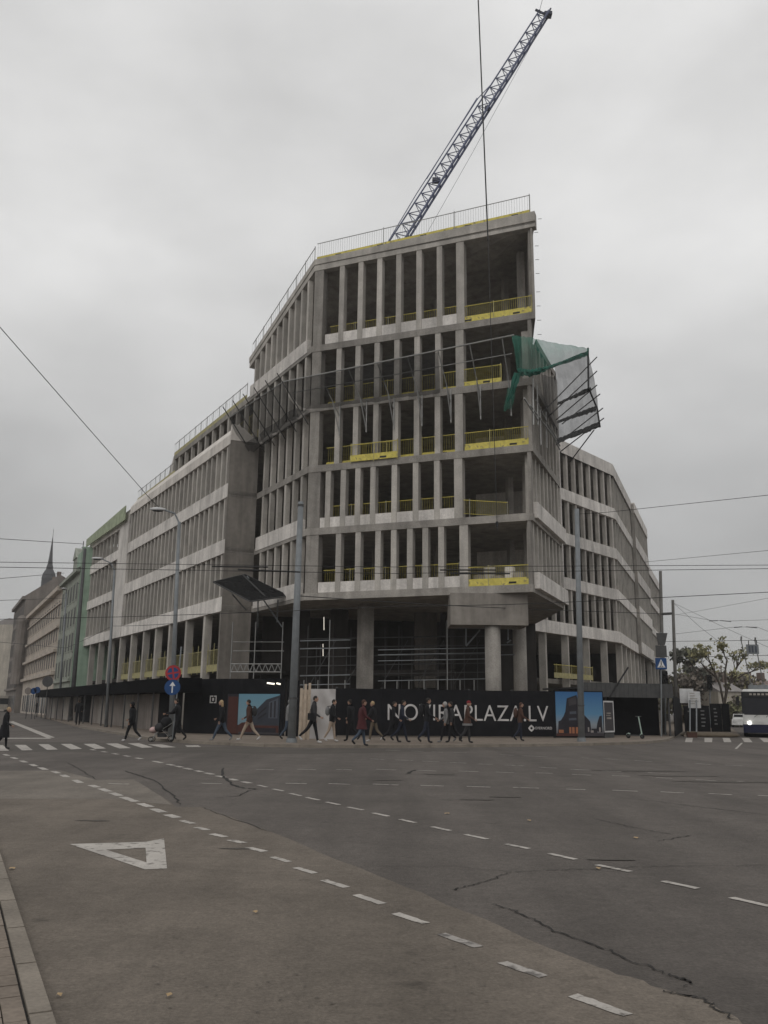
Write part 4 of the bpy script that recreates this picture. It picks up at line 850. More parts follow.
wire('thin wire from the brown mast sloping up to the right edge', [(675, 615, 70), (715, 608, 60), (790, 594, 48)], .010, 0, 'wire_far')
wire('short wire along the left street from the far lamp, upper', [(-8, 537.5, 60), (84, 544, 80)], .03, .05, 'wire_far')
wire('short wire along the left street from the far lamp, lower', [(-8, 578.5, 60), (64, 573, 80)], .025, .05, 'wire_far')
wire('cross wire over the left street near the beige house', [(-8, 600, 66), (66, 598, 86)], .025, .05, 'wire_far')
wire('bracket wire from the second lamp to the gallery front', [(-8, 641, 60), (66, 648, 60), (112, 626, 62), (178, 623, 46)], .02, .05, 'wire_far')
# ------------------------------------------------------------------ people
def segd(p, a, b):
    ab = b - a; t = max(0, min(1, (p - a).dot(ab) / max(ab.length_squared, 1e-9))); return (p - a - ab * t).length
def person(label, px, py, head, h=1.74, th=(24, -20), kn=(6, 30), arm=(-14, 8), elb=(30, 52), top='cloth_black', leg='cloth_char', shoe='shoe_dark', hair='hair_dark', long=False, coat=None, hat=None, hood=None, lean=3, zbase=PV, bulk=1.16, group='pedestrians passing the crossing'):
    # local frame: +y is where the person walks, x to the right
    k = h / 1.75; J = []; E = []; Rr = []; cls = []
    def j(p, r): J.append(V(p)); Rr.append(r); return len(J) - 1
    ln = math.tan(R(lean))
    pel = j((0, 0, .93), (.155, .115)); wa = j((0, .12 * ln, 1.08), (.14 * bulk, .115 * bulk)); chs = j((0, .37 * ln, 1.30), (.175 * bulk, .125 * bulk)); nb = j((0, .52 * ln, 1.455), (.085, .075)); nk = j((0, .6 * ln + .015, 1.55), (.052, .055)); hd_ = j((0, .66 * ln + .03, 1.62), (.05, .06))
    E += [(pel, wa), (wa, chs), (chs, nb), (nb, nk), (nk, hd_)]; cls += ['top', 'top', 'top', 'top', 'skin']
    feet = []
    for sd, t_, f_ in ((-1, th[0], kn[0]), (1, th[1], kn[1])):
        hp_ = j((sd * .095, 0, .88), (.105, .105)); t = R(t_ * .85); s = R(t_ * .85 - f_)
        kz = J[hp_] + V((0, math.sin(t), -math.cos(t))) * .43; kj = j(kz, (.068, .072)); az_ = kz + V((0, math.sin(s), -math.cos(s))) * .40; aj = j(az_, (.047, .05))
        fd = V((sd * .02, math.cos(s * .7), math.sin(s * .7) - .22)); fj = j(az_ + V((0, .02, -.045)), (.045, .045)); tj = j(az_ + V((0, .02, -.045)) + fd.normalized() * .15, (.042, .032))
        E += [(pel, hp_), (hp_, kj), (kj, aj), (aj, fj), (fj, tj)]; cls += ['leg', 'leg', 'leg', 'shoe', 'shoe']; feet.append(min(J[fj].z, J[tj].z) - .045)
    hands = []
    for sd, a_, e_ in ((-1, arm[0], elb[0]), (1, arm[1], elb[1])):
        sh_ = j((sd * .185 * (bulk ** .5), .45 * ln, 1.40), (.075 * bulk, .075 * bulk)); a = R(a_); e = R(a_ + e_)
        ep = J[sh_] + V((sd * .06, math.sin(a) * .29, -math.cos(a) * .29)); ej = j(ep, (.055 * bulk, .055 * bulk)); wp = ep + V((-sd * .01, math.sin(e) * .25, -math.cos(e) * .25)); wj = j(wp, (.036, .04)); kp_ = wp + V((0, math.sin(e) * .085, -math.cos(e) * .085)); kj = j(kp_, (.026, .042))
        E += [(chs, sh_), (sh_, ej), (ej, wj), (wj, kj)]; cls += ['top', 'top', 'top', 'skin']; hands.append((kp_, wp, V((0, math.sin(e), -math.cos(e))), sd))
    me = bpy.data.meshes.new('person'); me.from_pydata(J, E, []); o = bpy.data.objects.new('person', me); COL.objects.link(o)
    md = o.modifiers.new('s', 'SKIN'); md.use_smooth_shade = True
    for i, sv in enumerate(me.skin_vertices[0].data): sv.radius = Rr[i]; sv.use_root = (i == 0)
    sb = o.modifiers.new('u', 'SUBSURF'); sb.levels = 1; sb.render_levels = 1
    bpy.context.view_layer.update()
    m2 = bpy.data.meshes.new_from_object(o.evaluated_get(bpy.context.evaluated_depsgraph_get())); bpy.data.objects.remove(o)
    mb = MB(); names = ['skin', top, leg, shoe, hair, 'mark_black']; mb.v = [v.co.copy() for v in m2.vertices]
    ci = {'skin': 0, 'top': 1, 'leg': 2, 'shoe': 3}
    for p in m2.polygons:
        c = p.center; best = min(range(len(E)), key=lambda q: segd(c, J[E[q][0]], J[E[q][1]]) - .5 * min(Rr[E[q][0]][0], Rr[E[q][1]][0]) * (cls[q] == 'top'))
        k_ = cls[best]
        if k_ == 'leg' and c.z > .80: k_ = 'top'
        mb.f.append(list(p.vertices)); mb.m.append(ci[k_])
    bpy.data.meshes.remove(m2)
    H = V((0, .66 * ln + .045, 1.645))
    mb.cm = 0; mb.ball(H, .073, .092, .115, 12, 9); mb.ball(H + V((0, .02, -.06)), .055, .07, .06, 10, 6); mb.ball(H + V((0, .098, -.012)), .013, .02, .022, 6, 4)
    for sx in (-1, 1): mb.ball(H + V((sx * .074, -.005, -.01)), .012, .022, .032, 6, 4)
    mb.cm = 5
    for sx in (-1, 1): mb.ball(H + V((sx * .03, .083, .012)), .011, .008, .007, 6, 4)
    mb.cm = 0; mb.ball(H + V((0, .086, -.06)), .022, .008, .006, 6, 4)
    for kp_, wp, dr, sd in hands:
        for i, (off, l1) in enumerate(((.033, .068), (.012, .078), (-.010, .072), (-.030, .056))):
            a = kp_ + V((0, 0, 0)) + V((0, dr.z * -off, dr.y * off)) + dr * .01; c = a + dr * l1 * .55; d = c + (dr * .75 + V((-sd * .7, 0, 0))).normalized() * l1 * .5
            mb.tube(a, c, .010, .009, n=5); mb.tube(c, d, .009, .007, n=5)
        tb = wp + dr * .03 + V((0, .03, 0)); mb.tube(tb, tb + dr * .035 + V((-sd * .02, .025, 0)), .012, .010, n=5); mb.tube(tb + dr * .035 + V((-sd * .02, .025, 0)), tb + dr * .07 + V((-sd * .035, .028, 0)), .010, .008, n=5)
    zmin = min(feet); ca, sa = math.cos(R(head)), math.sin(R(head)); base = gnd(px, py, zbase)
    W = lambda p: base + V(((p.x * ca + p.y * sa) * k, (-p.x * sa + p.y * ca) * k, (p.z - zmin) * k))
    mb.v = [W(p) for p in mb.v]
    o = mb.build('person', names, None, smooth=True, origin=base); tag(o, label, 'person', group)
    hb_ = MB()
    if hat: hb_.ball(H + V((0, -.005, .05)), .083, .10, .085, 12, 6); nm, mm = 'hat', hat
    elif hood: hb_.ball(H + V((0, -.025, .015)), .092, .105, .125, 12, 8); nm, mm = 'hood', hood
    else:
        hb_.ball(H + V((0, -.014, .022)), .080, .096, .104, 12, 8); nm, mm = 'hair', hair
        if long: hb_.ball(H + V((0, -.06, -.09)), .085, .055, .15, 10, 8)
    hb_.v = [W(p) for p in hb_.v]; hb_.build(nm, mm, o, smooth=True)
    if coat:
        c = MB(); vs = []; n = 14
        for z, rx, ry in ((1.0, .165, .135), (.80, .185, .165), (coat[1], .21, .20)):
            vs += [V((math.cos(i * 2 * math.pi / n) * rx * bulk, math.sin(i * 2 * math.pi / n) * ry * bulk, z)) for i in range(n)]
        c.add([W(p) for p in vs], [(r_ * n + i, r_ * n + (i + 1) % n, (r_ + 1) * n + (i + 1) % n, (r_ + 1) * n + i) for r_ in range(2) for i in range(n)])
        c.build('coat_skirt', coat[0], o, smooth=True)
        if len(coat) > 2:
            c = MB(); c.add([W(V((math.cos(i * 2 * math.pi / n) * .215 * bulk, math.sin(i * 2 * math.pi / n) * .205 * bulk, z))) for z in (coat[1] + .07, coat[1] - .02) for i in range(n)], [(i, (i + 1) % n, n + (i + 1) % n, n + i) for i in range(n)]); c.build('coat_hem', coat[2], o)
    return o, W
def backpack(W, label, m, back=-.21, z=1.26, sx=.15, sz=.22, side=0):
    b = MB(); b.ball(V((side, back, z)), sx, .11, sz, 10, 7); b.v = [W(p) for p in b.v]; o = b.build('backpack', m, smooth=True); tag(o, label, 'backpack')
    s = MB(); s.path([V((side - .08, back, z + sz)), V((side - .1, back + .15, z + .22)), V((side - .1, back + .26, z + .1))], .018, n=4); s.path([V((side + .08, back, z + sz)), V((side + .1, back + .15, z + .22)), V((side + .1, back + .26, z + .1))], .018, n=4); s.path([V((side - .05, back - .1, z - .1)), V((side + .05, back - .1, z - .1))], .012, n=4); s.v = [W(p) for p in s.v]; s.build('strap', 'mark_black', o)
def handbag(W, label, m, x=.26, y=0, z=.72):
    b = MB(); b.box((x, y, z), .09, .30, .26); b.v = [W(p) for p in b.v]; o = b.build('bag', m); tag(o, label, 'bag')
    s = MB(); s.path([V((x, y - .1, z + .25)), V((x - .02, y - .04, z + .42)), V((x - .02, y + .04, z + .42)), V((x, y + .1, z + .25))], .012, n=4); s.v = [W(p) for p in s.v]; s.build('handle', 'mark_black', o)
person('person in a long black coat walking on the crosswalk at the left edge', 2.5, 749.5, 80, 1.42, top='cloth_black', leg='cloth_black', hair='hair_blond', coat=('cloth_black', .45), zbase=0, lean=5, th=(12, -10))
person('small distant dark person on the left street pavement in front of the beige house', 36.5, 714, 150, 1.8, top='cloth_black', leg='cloth_black', th=(10, -10))
person('dark person seen from behind standing on the left pavement between mast and pale panels', 77.5, 725.5, -25, 1.75, top='cloth_black', leg='cloth_black', th=(3, -3), kn=(2, 3), arm=(-4, 4), bulk=1.15)
person('person in black with bright white shoes crossing left of the pram', 131, 741.5, -80, 1.72, top='cloth_black', leg='cloth_black', shoe='shoe_white', zbase=0, hood='cloth_black')
_, Wp = person('man in black with both hands on the pram handle', 177, 741.5, -88, 1.78, top='cloth_black', leg='cloth_black', arm=(34, 34), elb=(46, 46), lean=7, th=(14, -14), zbase=.06)
person('blond long haired woman in a dark jacket and blue jeans striding left', 221, 741, -85, 1.74, top='cloth_black', leg='cloth_jean', hair='hair_blond', long=True, th=(30, -26), kn=(4, 24), shoe='cloth_grey')
_, W_ = person('man in brown jacket and beige trousers striding in front of the street picture', 248.5, 741, -82, 1.78, top='cloth_brown', leg='cloth_beige', th=(32, -28), kn=(5, 22), shoe='shoe_white')
backpack(W_, 'dark backpack of the man in beige trousers by the street picture', 'cloth_char')
person('grey hooded person half hidden behind the thick mast left of the planks', 287.5, 740.5, 100, 1.74, top='cloth_grey', leg='cloth_jean', hood='cloth_grey', th=(12, -12))
_, W_ = person('tall man in dark jacket with white shoes walking past the white sheet', 312.5, 743.5, 95, 1.9, top='cloth_char', leg='cloth_black', shoe='shoe_white', th=(16, -34), kn=(2, 20))
handbag(W_, 'black shoulder bag at the side of the man by the white sheet', 'cloth_black', .27, -.02, .85)
_, W_ = person('person in dark jacket and pale trousers at the right edge of the white sheet', 331.5, 742, 100, 1.76, top='cloth_black', leg='cloth_beige', shoe='shoe_white', th=(12, -16), kn=(4, 18))
backpack(W_, 'pale grey bag on the back of the person in pale trousers', 'cloth_grey', sx=.1, sz=.2)
person('person all in black at the left of the cluster with the red coat', 350.5, 741.5, -60, 1.78, top='cloth_black', leg='cloth_black', th=(14, -18), bulk=1.15)
person('person in a maroon red coat and blue jeans in front on the kerb', 361.5, 746.5, 70, 1.74, top='cloth_maroon', leg='cloth_jean', coat=('cloth_maroon', .62), th=(16, -20), bulk=1.1, hair='cloth_brown')
person('fair haired man in black jacket and khaki trousers right of the red coat', 373.5, 742, -70, 1.72, top='cloth_black', leg='cloth_khaki', hair='hair_blond', shoe='shoe_white', th=(16, -20), arm=(20, 24), elb=(50, 40))
person('person in black walking just left of the big letter O, left one of the pair', 392.5, 742.5, 95, 1.74, top='cloth_black', leg='cloth_black', th=(22, -22))
person('person in dark navy just left of the big letter O, right of the pair', 401.5, 742.5, 95, 1.8, top='cloth_navy', leg='cloth_navy', th=(22, -24), hair='hair_dark')
_, W_ = person('dark figure in front of the letter V between O and I', 426.5, 743.5, 85, 1.86, top='cloth_black', leg='cloth_navy', th=(12, -14), bulk=1.12)
backpack(W_, 'big black backpack on the dark figure in front of the letter V', 'cloth_black', sz=.27, sx=.17)
_, W_ = person('person with a pale grey scarf and jacket covering the letter R', 446.5, 742.5, -85, 1.76, top='cloth_grey', leg='cloth_black', th=(24, -20), shoe='cloth_grey', hood='hair_grey')
person('person in dark jacket close behind the grey jacket at the letter R', 452.5, 742.8, -85, 1.74, top='cloth_char', leg='cloth_black', th=(16, -20))
_, W_ = person('person in red hat and brown coat with a pale hem before the letter P', 467.5, 743.5, 95, 1.76, top='cloth_brown', leg='cloth_char', hat='cloth_red', coat=('cloth_brown', .72, 'cloth_grey'), th=(10, -14), bulk=1.1)
_, W_ = person('person in brown jacket and dark trousers before the last letter A', 520.5, 741.5, 85, 1.74, top='cloth_brown', leg='cloth_navy', th=(8, -12), hair='cloth_brown')
backpack(W_, 'brown backpack on the person before the last letter A', 'cloth_brown', sz=.24)
_, W_ = person('far person beside the traffic light on the right island', 711, 729, 60, 1.7, top='cloth_char', leg='cloth_jean', th=(20, -20))
# pram
pr = gnd(162, 742, .0); pt_ = thing('pram', 'dark pram with pinkish blanket pushed by the man in black', 'pram', pr)
uP = V((-1, -.08, 0)).normalized(); sP = V((uP.y, -uP.x, 0))
Q = lambda x, y, z: pr + uP * x + sP * y + V((0, 0, z))
for x in (-.42, .46):
    for y in (-.26, .26):
        r = .15 if x < 0 else .12
        b = MB(); n = 16; c = Q(x, y, r)
        b.path([c + uP * (r * .86 * math.cos(i * 2 * math.pi / n)) + V((0, 0, r * .86 * math.sin(i * 2 * math.pi / n))) for i in range(n + 1)], r * .14, n=5); wo = b.build('wheel', 'rubber', pt_)
        b = MB(); b.tube(c - sP * .03, c + sP * .03, .04, n=8)
        for i in range(5): b.tube(c, c + uP * (r * .8 * math.cos(i * 1.257)) + V((0, 0, r * .8 * math.sin(i * 1.257))), .01, n=4)
        b.build('rim', 'steel_tube', wo)
b = MB()
for y in (-.24, .24): b.path([Q(-.42, y, .15), Q(.05, y, .58), Q(.46, y, .12)], .016); b.path([Q(.30, y, .35), Q(-.35, y, .78), Q(-.72, y, 1.05)], .016)
b.tube(Q(-.72, -.24, 1.05), Q(-.72, .24, 1.05), .02); b.tube(Q(.05, -.24, .58), Q(.05, .24, .58), .015); b.build('frame', 'steel_tube', pt_)
b = MB(); b.ball(Q(.12, 0, .62), .42, .24, .22, 12, 8, 90); b.build('seat', 'cloth_char', pt_, smooth=True)
b = MB(); b.ball(Q(-.14, 0, .84), .34, .25, .27, 12, 8, 90); b.build('hood', 'cloth_black', pt_, smooth=True)
b = MB(); b.ball(Q(.40, 0, .52), .24, .2, .14, 12, 8, 90); b.build('blanket', 'pram_pink', pt_, smooth=True)
b = MB(); b.box(Q(0, 0, .22), .55, .36, .16, 85); b.build('basket', 'cloth_char', pt_)
# kick scooter
sq = gnd(636, 738.5, PV); st_ = thing('kick_scooter', 'pale green electric kick scooter parked upright near the walkway', 'scooter', sq)
uS = V((.6, -.8, 0)); sS = V((uS.y, -uS.x, 0)); Q = lambda x, y, z: sq + uS * x + sS * y + V((0, 0, z))
for x in (-.5, .42):
    b = MB(); b.tube(Q(x, -.035, .12), Q(x, .035, .12), .12, n=16); wo = b.build('wheel', 'rubber', st_); b = MB(); b.tube(Q(x, -.04, .12), Q(x, .04, .12), .06, n=10); b.build('rim', 'galv_dark', wo)
mat('scooter_green', (.36, .46, .40), .5)
b = MB(); b.hexa([Q(-.45, -.09, .14), Q(.3, -.09, .14), Q(.3, .09, .14), Q(-.45, .09, .14), Q(-.45, -.09, .19), Q(.3, -.09, .19), Q(.3, .09, .19), Q(-.45, .09, .19)]); b.build('deck', 'galv_dark', st_)
b = MB(); b.tube(Q(.42, 0, .14), Q(.24, 0, 1.18), .035, n=8); b.tube(Q(.3, 0, .18), Q(.4, 0, .28), .04, n=6); b.build('stem', 'scooter_green', st_)
b = MB(); b.tube(Q(.23, -.26, 1.19), Q(.23, .26, 1.19), .02, n=6); b.build('handlebar', 'galv_dark', st_)
b = MB(); b.path([Q(-.62, 0, .2), Q(-.5, 0, .27), Q(-.38, 0, .24)], .03, n=5); b.build('mudguard', 'scooter_green', st_)
# ------------------------------------------------------------------ trolleybus at the right edge
bb = gnd(744.5, 737.2, 0); uB = D(22.5); uB = V((uB.x, uB.y, 0)); xB = V((uB.y, -uB.x, 0))
mat('bus_dark', (.016, .017, .022), .4, spec=.2)
bus = thing('trolleybus', 'white and dark blue trolleybus with lit headlight coming towards the crossing at the right edge', 'bus', bb + xB * 1.25 + uB * 6)
Q = lambda x, y, z: bb + xB * x + uB * y + V((0, 0, z))
def bx(b, x0, x1, y0, y1, z0, z1, dy=0, dx=0): b.hexa([Q(x0, y0, z0), Q(x1, y0, z0), Q(x1, y1, z0), Q(x0, y1, z0), Q(x0 + dx, y0 + dy, z1), Q(x1 - dx, y0 + dy, z1), Q(x1 - dx, y1, z1), Q(x0 + dx, y1, z1)])
b = MB(); bx(b, 0, 2.5, .03, 12, .95, 1.5, .02); b.build('body', 'bus_white', bus)
b = MB(); bx(b, 0, 2.5, .08, 12, 1.51, 2.95, .14); b.build('upper_body', 'bus_dark', bus)
b = MB(); bx(b, .05, 2.45, .27, 12, 2.96, 3.12, .1, .1); b.build('roof', 'bus_white', bus)
b = MB(); bx(b, -.01, 2.51, 0, 12.01, .28, .82); bx(b, .1, 2.4, -.06, .0, .3, .6); b.build('lower_body', 'bus_blue', bus)
b = MB(); bx(b, .0, 2.5, .01, 11.9, .83, .94); b.build('waist_band', 'bus_white', bus)
b = MB(); bx(b, .1, 2.4, .03, .14, 1.45, 2.6, .12); b.build('windscreen', 'bus_dark', bus)
b = MB(); bx(b, .1, 2.4, .13, .3, 2.62, 2.93, .03); b.cm = 1
for i in range(6): bx(b, .5 + i * .25, .66 + i * .25, .12, .125, 2.72, 2.84)
b.build('destination_display', ['mark_black', 'site_panel_pale'], bus)
for x in (.38, 2.12): b = MB(); b.disc(Q(x, .0, .92), -uB, .12, .05, 14); o = b.build('headlight', 'head_glow', bus); b = MB(); bx(b, x - .2, x + .2, -.03, .0, .78, .80); b.build('headlight_trim', 'galv_dark', o)
for x, s_ in ((-.05, -1), (2.55, 1)): b = MB(); b.path([Q(x - s_ * .05, .2, 2.7), Q(x + s_ * .2, -.15, 2.65)], .025); bx(b, x + s_ * .2 - .1, x + s_ * .2 + .1, -.2, -.12, 2.05, 2.6); b.build('mirror', 'mark_black', bus)
b = MB(); b.tube(Q(.7, -.01, 1.3), Q(1.5, .04, 1.9), .015); b.tube(Q(1.4, -.01, 1.3), Q(2.1, .04, 1.9), .015); b.build('wiper', 'mark_black', bus)
for y in (2.6, 8.4):
    for x in (-.02, 2.24): b = MB(); b.tube(Q(x, y, .48), Q(x + .28, y, .48), .48, n=20); o = b.build('wheel', 'rubber', bus); b = MB(); b.tube(Q(x - .01, y, .48), Q(x + .29, y, .48), .26, n=14); b.build('rim', 'steel_tube', o)
for i in range(6): b = MB(); bx(b, -.012, 2.512, .6 + i * 1.9, 2.3 + i * 1.9, 1.3, 2.5); b.build('side_window', 'glass_dark', bus)
b = MB(); bx(b, .5, 2.0, 1.5, 5, 3.12, 3.42); bx(b, .6, 1.9, 6, 9.5, 3.12, 3.3); b.build('roof_unit', 'galv', bus)
for x0, tx, ty in ((.75, 741, 632), (1.6, 755, 633)):
    b = MB(); b.tube(Q(x0, 8.5, 3.35), Q(x0, 8.5, 3.75), .14, n=8); e = at(tx, ty + 8, bb.y + 2); b.tube(Q(x0, 8.4, 3.7), e, .035, n=5); b.tube(e, e + V((0, -.1, .25)), .06, n=5); b.build('trolley_pole', 'steel_tube', bus)
# white minibus far down the left street
vb = gnd(1, 711.8, 0); van = thing('city_bus', 'small pale bus far down the left street at the left edge of the photo', 'bus', vb)
uB = D(-28); uB = V((uB.x, uB.y, 0)); xB = V((uB.y, -uB.x, 0)); bb = vb - xB * .73
b = MB(); bx(b, 0, 2.5, 0, 10, .4, 1.5, .02); bx(b, 0, 2.5, .05, 10, 1.5, 3.1, .15); b.build('body', 'plaster_pale', van)
b = MB(); bx(b, .12, 2.38, -.01, .1, 1.45, 2.6, .12); b.build('windscreen', 'glass_dark', van)
for x in (.1, 2.1): b = MB(); b.tube(Q(x, 1.8, .45), Q(x + .3, 1.8, .45), .45, n=14); b.build('wheel', 'rubber', van)
for x in (.35, 2.15): b = MB(); b.disc(Q(x, -.01, .75), -uB, .12, .03, 10); b.build('headlight', 'sign_white', van)
tl = thing('traffic_light', 'distant traffic light showing green over the left street', 'traffic light', gnd(17.5, 712, 0)); g_ = gnd(17.5, 712, 0)
b = MB(); b.tube(g_, at(17.4, 692, g_.y), .09, n=6); b.build('post', 'galv_dark', tl); c = at(17.2, 698.5, g_.y - .1); b = MB(); b.box(c, .55, .3, 1.5); b.build('housing', 'mark_black', tl); b = MB(); b.disc(at(17.2, 694.6, g_.y - .3), (0, -1, 0), .2, .06, 14); b.build('lens', 'green_glow', tl)
# ------------------------------------------------------------------ houses down the left street
def house(name, label, P, u, ln, depth, h, m, storeys, wsp, ww, wh, first, roofm='roof_metal', roofh=2.5, cornices=(), shop=True, cornm=None, maxw=64, wm='glass_dull', hasroof=True, gap=.9):
    P = V(P[:2]); u = V(u[:2]).normalized(); n = left(u); Qe = P + u * ln
    t = thing(name, label, 'building', v3(P.lerp(Qe, .5) - n * depth / 2, 0))
    b = MB(); b.wall(P, Qe, -depth, 0, 0, h); b.build('wall', m, t)
    if hasroof:
        b = MB(); A, B_ = P + u * .1, Qe - u * .1; A = v3(A, 0); B_ = v3(B_, 0); nn = v3(n, 0); z = V((0, 0, 1))
        b.add([A + nn * .25 + z * (h + .02), B_ + nn * .25 + z * (h + .02), B_ - nn * (depth - .1) + z * (h + .02), A - nn * (depth - .1) + z * (h + .02), A - nn * depth * .4 + z * (h + roofh), B_ - nn * depth * .4 + z * (h + roofh)],
              [(0, 1, 5, 4), (2, 3, 4, 5), (0, 4, 3), (1, 2, 5), (0, 3, 2, 1)]); rf_ = b.build('roof', roofm, t)
        b = MB()
        for k in range(3): b.box(v3(P + u * ln * (.2 + .3 * k) - n * depth * .42, h + roofh - .6), .7, 1.0, 1.8, -28)
        b.build('chimney', 'brick', rf_)
    b = MB()
    for z, o_, th_ in cornices: b = MB(); b.wall(P - u * .1, Qe + u * .1, 0, o_, z, z + th_); b.build('cornice', cornm or m, t)
    pass
    cnt = 0
    for k in range(storeys):
        z = first + k * ((h - first - .6) / storeys); s = wsp * .5
        while s < ln - wsp * .3 and cnt < maxw:
            f = MB(); p = P + u * s; f.wall(p - u * (ww / 2 + .12), p + u * (ww / 2 + .12), -.02, .07, z - .15, z + wh + .2); fo = f.build('window', m, t)
            f = MB(); f.wall(p - u * ww / 2, p + u * ww / 2, .05, .075, z, z + wh); f.build('pane', wm, fo); s += wsp; cnt += 1
    if shop:
        s = 1.2; 
        while s < ln - 2: b = MB(); b.wall(P + u * s, P + u * (s + 1.8), .0, .05, .3, 3.0); b.build('shop_window', 'glass_dark', t); s += 3.4
    return t
uG2 = D(-27); nG2 = left(uG2)
GP = V((-35.9, 100.0)); hw = GP
house('town_house', 'narrow greenish plastered house with dormer gable beside the green netting', hw + uG2 * .3, uG2, 16, 12, 17.5, 'plaster_green', 4, 2.6, 1.1, 2.0, 4.8, cornices=((17.0, .5, .4), (4.2, .3, .3)), roofh=3)
b = MB(); p = hw + uG2 * 11 - nG2 * 1; b.wall(p, p + uG2 * 3.4, -2.5, .2, 17.6, 20.4); b.add([v3(p + nG2 * .35, 20.4), v3(p + uG2 * 3.4 + nG2 * .35, 20.4), v3(p + uG2 * 1.7 + nG2 * .35, 21.9), v3(p - nG2 * 2.5, 20.4), v3(p + uG2 * 3.4 - nG2 * 2.5, 20.4), v3(p + uG2 * 1.7 - nG2 * 2.5, 21.9)], [(0, 1, 2), (5, 4, 3), (0, 2, 5, 3), (1, 4, 5, 2), (0, 3, 4, 1)])
b.build('dormer', 'plaster_green', next(o for o in bpy.data.objects if o.name == 'town_house'))
gn = thing('netted_scaffold', 'scaffold wrapped in green debris netting between the office block and the greenish house', 'scaffold', v3(hw, 0))
b = MB(); b.wall(hw, hw + V((4.6, 1.3)), -.4, .0, 3.4, 19.9); b.build('netting', 'net_green', gn)
b = MB(); b.wall(hw + uG2 * 4.5, hw, .06, .3, 3.6, 19.6); b.build('netting', 'net_green', gn)
b = MB()
for i in range(4):
    p = hw + V((4.6, 1.3)) * (i / 3) + V((.05, -.15)); b.tube(v3(p, 0), v3(p, 20.6), .05, n=5)
for z in (3.3, 7.5, 11.5, 15.5, 19.8): b.tube(v3(hw + V((-.1, -.2)), z), v3(hw + V((4.7, 1.15)), z), .05, n=5)
b.build('tube_frame', 'galv_dark', gn)
b = MB(); b.wall(WE, E1 + uL * 29, -.5, -.4, 20.1, 21.0, 20.1, 21.6); ng = b.build('edge_netting', 'net_edge'); tag(ng, 'low green netting strip along the roof edge of the far part of the left wing', 'netting')
house('town_house', 'long beige ornate house with cornices and rows of small windows', hw + uG2 * 16.6, uG2, 47, 13, 17.3, 'plaster_beige', 3, 2.9, 1.15, 2.1, 6.4, cornices=((16.6, .7, .6), (11.6, .35, .3), (8.4, .45, .4), (5.4, .5, .45), (14.8, .25, .2)), roofh=4.2)
house('corner_house', 'darker tall brown house beyond the beige one with bay and stepped roof', hw + uG2 * 64.5 + nG2 * 1.0, uG2, 26, 14, 21, 'plaster_dark', 5, 2.8, 1.2, 2.2, 4.5, roofh=4.5, cornices=((20.4, .6, .6), (4, .4, .4)), roofm='plaster_dark')
b = MB(); p = hw + uG2 * 65.2 + nG2 * 1.0; b.tube(v3(p, 5), v3(p, 16), 1.1, n=12); b.ball(v3(p, 16.4), 1.2, 1.2, 1.2, 12, 8); b.build('bay', 'plaster_dark', bpy.data.objects['corner_house'])
tw = at(46.5, 600, 300); ch_ = thing('church_spire', 'dark church tower with slender pointed spire above the roofs of the left street', 'tower', (tw.x, tw.y, 0))
b = MB(); b.box((tw.x, tw.y, 0), 4.4, 4.4, 44.5, -27); b.build('tower', 'spire', ch_)
b = MB()
prof = [(3.4, 44.5), (3.6, 45), (3.2, 46.5), (2.2, 47.8), (1.7, 48.4), (1.75, 48.8), (1.2, 50.5), (.75, 54), (.35, 58), (.05, 61)]
for (r0, z0), (r1, z1) in zip(prof, prof[1:]): b.tube((tw.x, tw.y, z0), (tw.x, tw.y, z1), r0 * .72, r1 * .72, n=8)
b.build('spire', 'spire', ch_)
b = MB(); b.tube((tw.x, tw.y, 60.5), (tw.x, tw.y, 63), .07, n=4); b.build('finial', 'spire', ch_)
fp = at(12.5, 705, 212); house('apartment_house', 'pale house closing the far end of the left street at the left edge', P2(at(-22, 705, 200)) , V((fp.x, fp.y)) - P2(at(-22, 705, 200)), 9.6, 14, 19.5, 'plaster_pale', 4, 2.4, 1.2, 2.0, 4.5, roofh=1.5, cornices=((19, .5, .5), (8, .3, .4)))
# round back of a sign and clustered signs by the beige house
for lab, x, y, m, rr in (('small blue sign in the sign cluster on the left street, left one', 34, 691, 'sign_blue', .32), ('small blue sign in the sign cluster on the left street, right one', 37.5, 690, 'sign_blue', .32), ('round dark back of a road sign high on a post on the left street', 48, 681.5, 'galv_dark', .55), ('pale sign left of the small blue signs on the left street', 28.5, 691, 'site_panel', .35)):
    c = at(x, y, 88); t = thing('traffic_sign', lab, 'traffic sign', (c.x, c.y, PV)); b = MB(); b.tube((c.x, c.y, PV), c + V((0, 0, rr * .8)), .04, n=6); b.build('post', 'galv_dark', t); b = MB(); b.disc(c + V((0, -.06, 0)), (0, -1, 0), rr, .03, 18); b.build('sign_disc', m, t)
# ------------------------------------------------------------------ right side: fence, signs, trees, light
fe = thing('site_fence', 'black panel fence with small pale lettering across the right street, behind the white board', 'fence', gnd(706, 730, PV))
for i, (x0, x1, yt) in enumerate(((684.5, 697, 706), (697.4, 710, 705.5), (711, 722, 703.5), (722.4, 730, 703.5))):
    a = at(x0, 720, 67); c = at(x1, 720, 67); top = at(x0, yt, 67).z; b = MB(); b.wall(P2(a), P2(c), 0, .06, PV, top)
    if i != 3:
        b.cm = 1; u = (P2(c) - P2(a)).normalized(); w0 = (P2(c) - P2(a)).length
        for k in range(1 if i == 0 else 5):
            z = top - .45 - k * .28; m0 = .35 if i == 0 else .55; l_ = random.uniform(.2, .36) * w0
            b.wall(P2(a) + u * w0 * .3, P2(a) + u * (w0 * .3 + l_), -.02, -.005, z, z + .1)
    b.build('panel', ['black_board', 'cloth_grey'], fe)
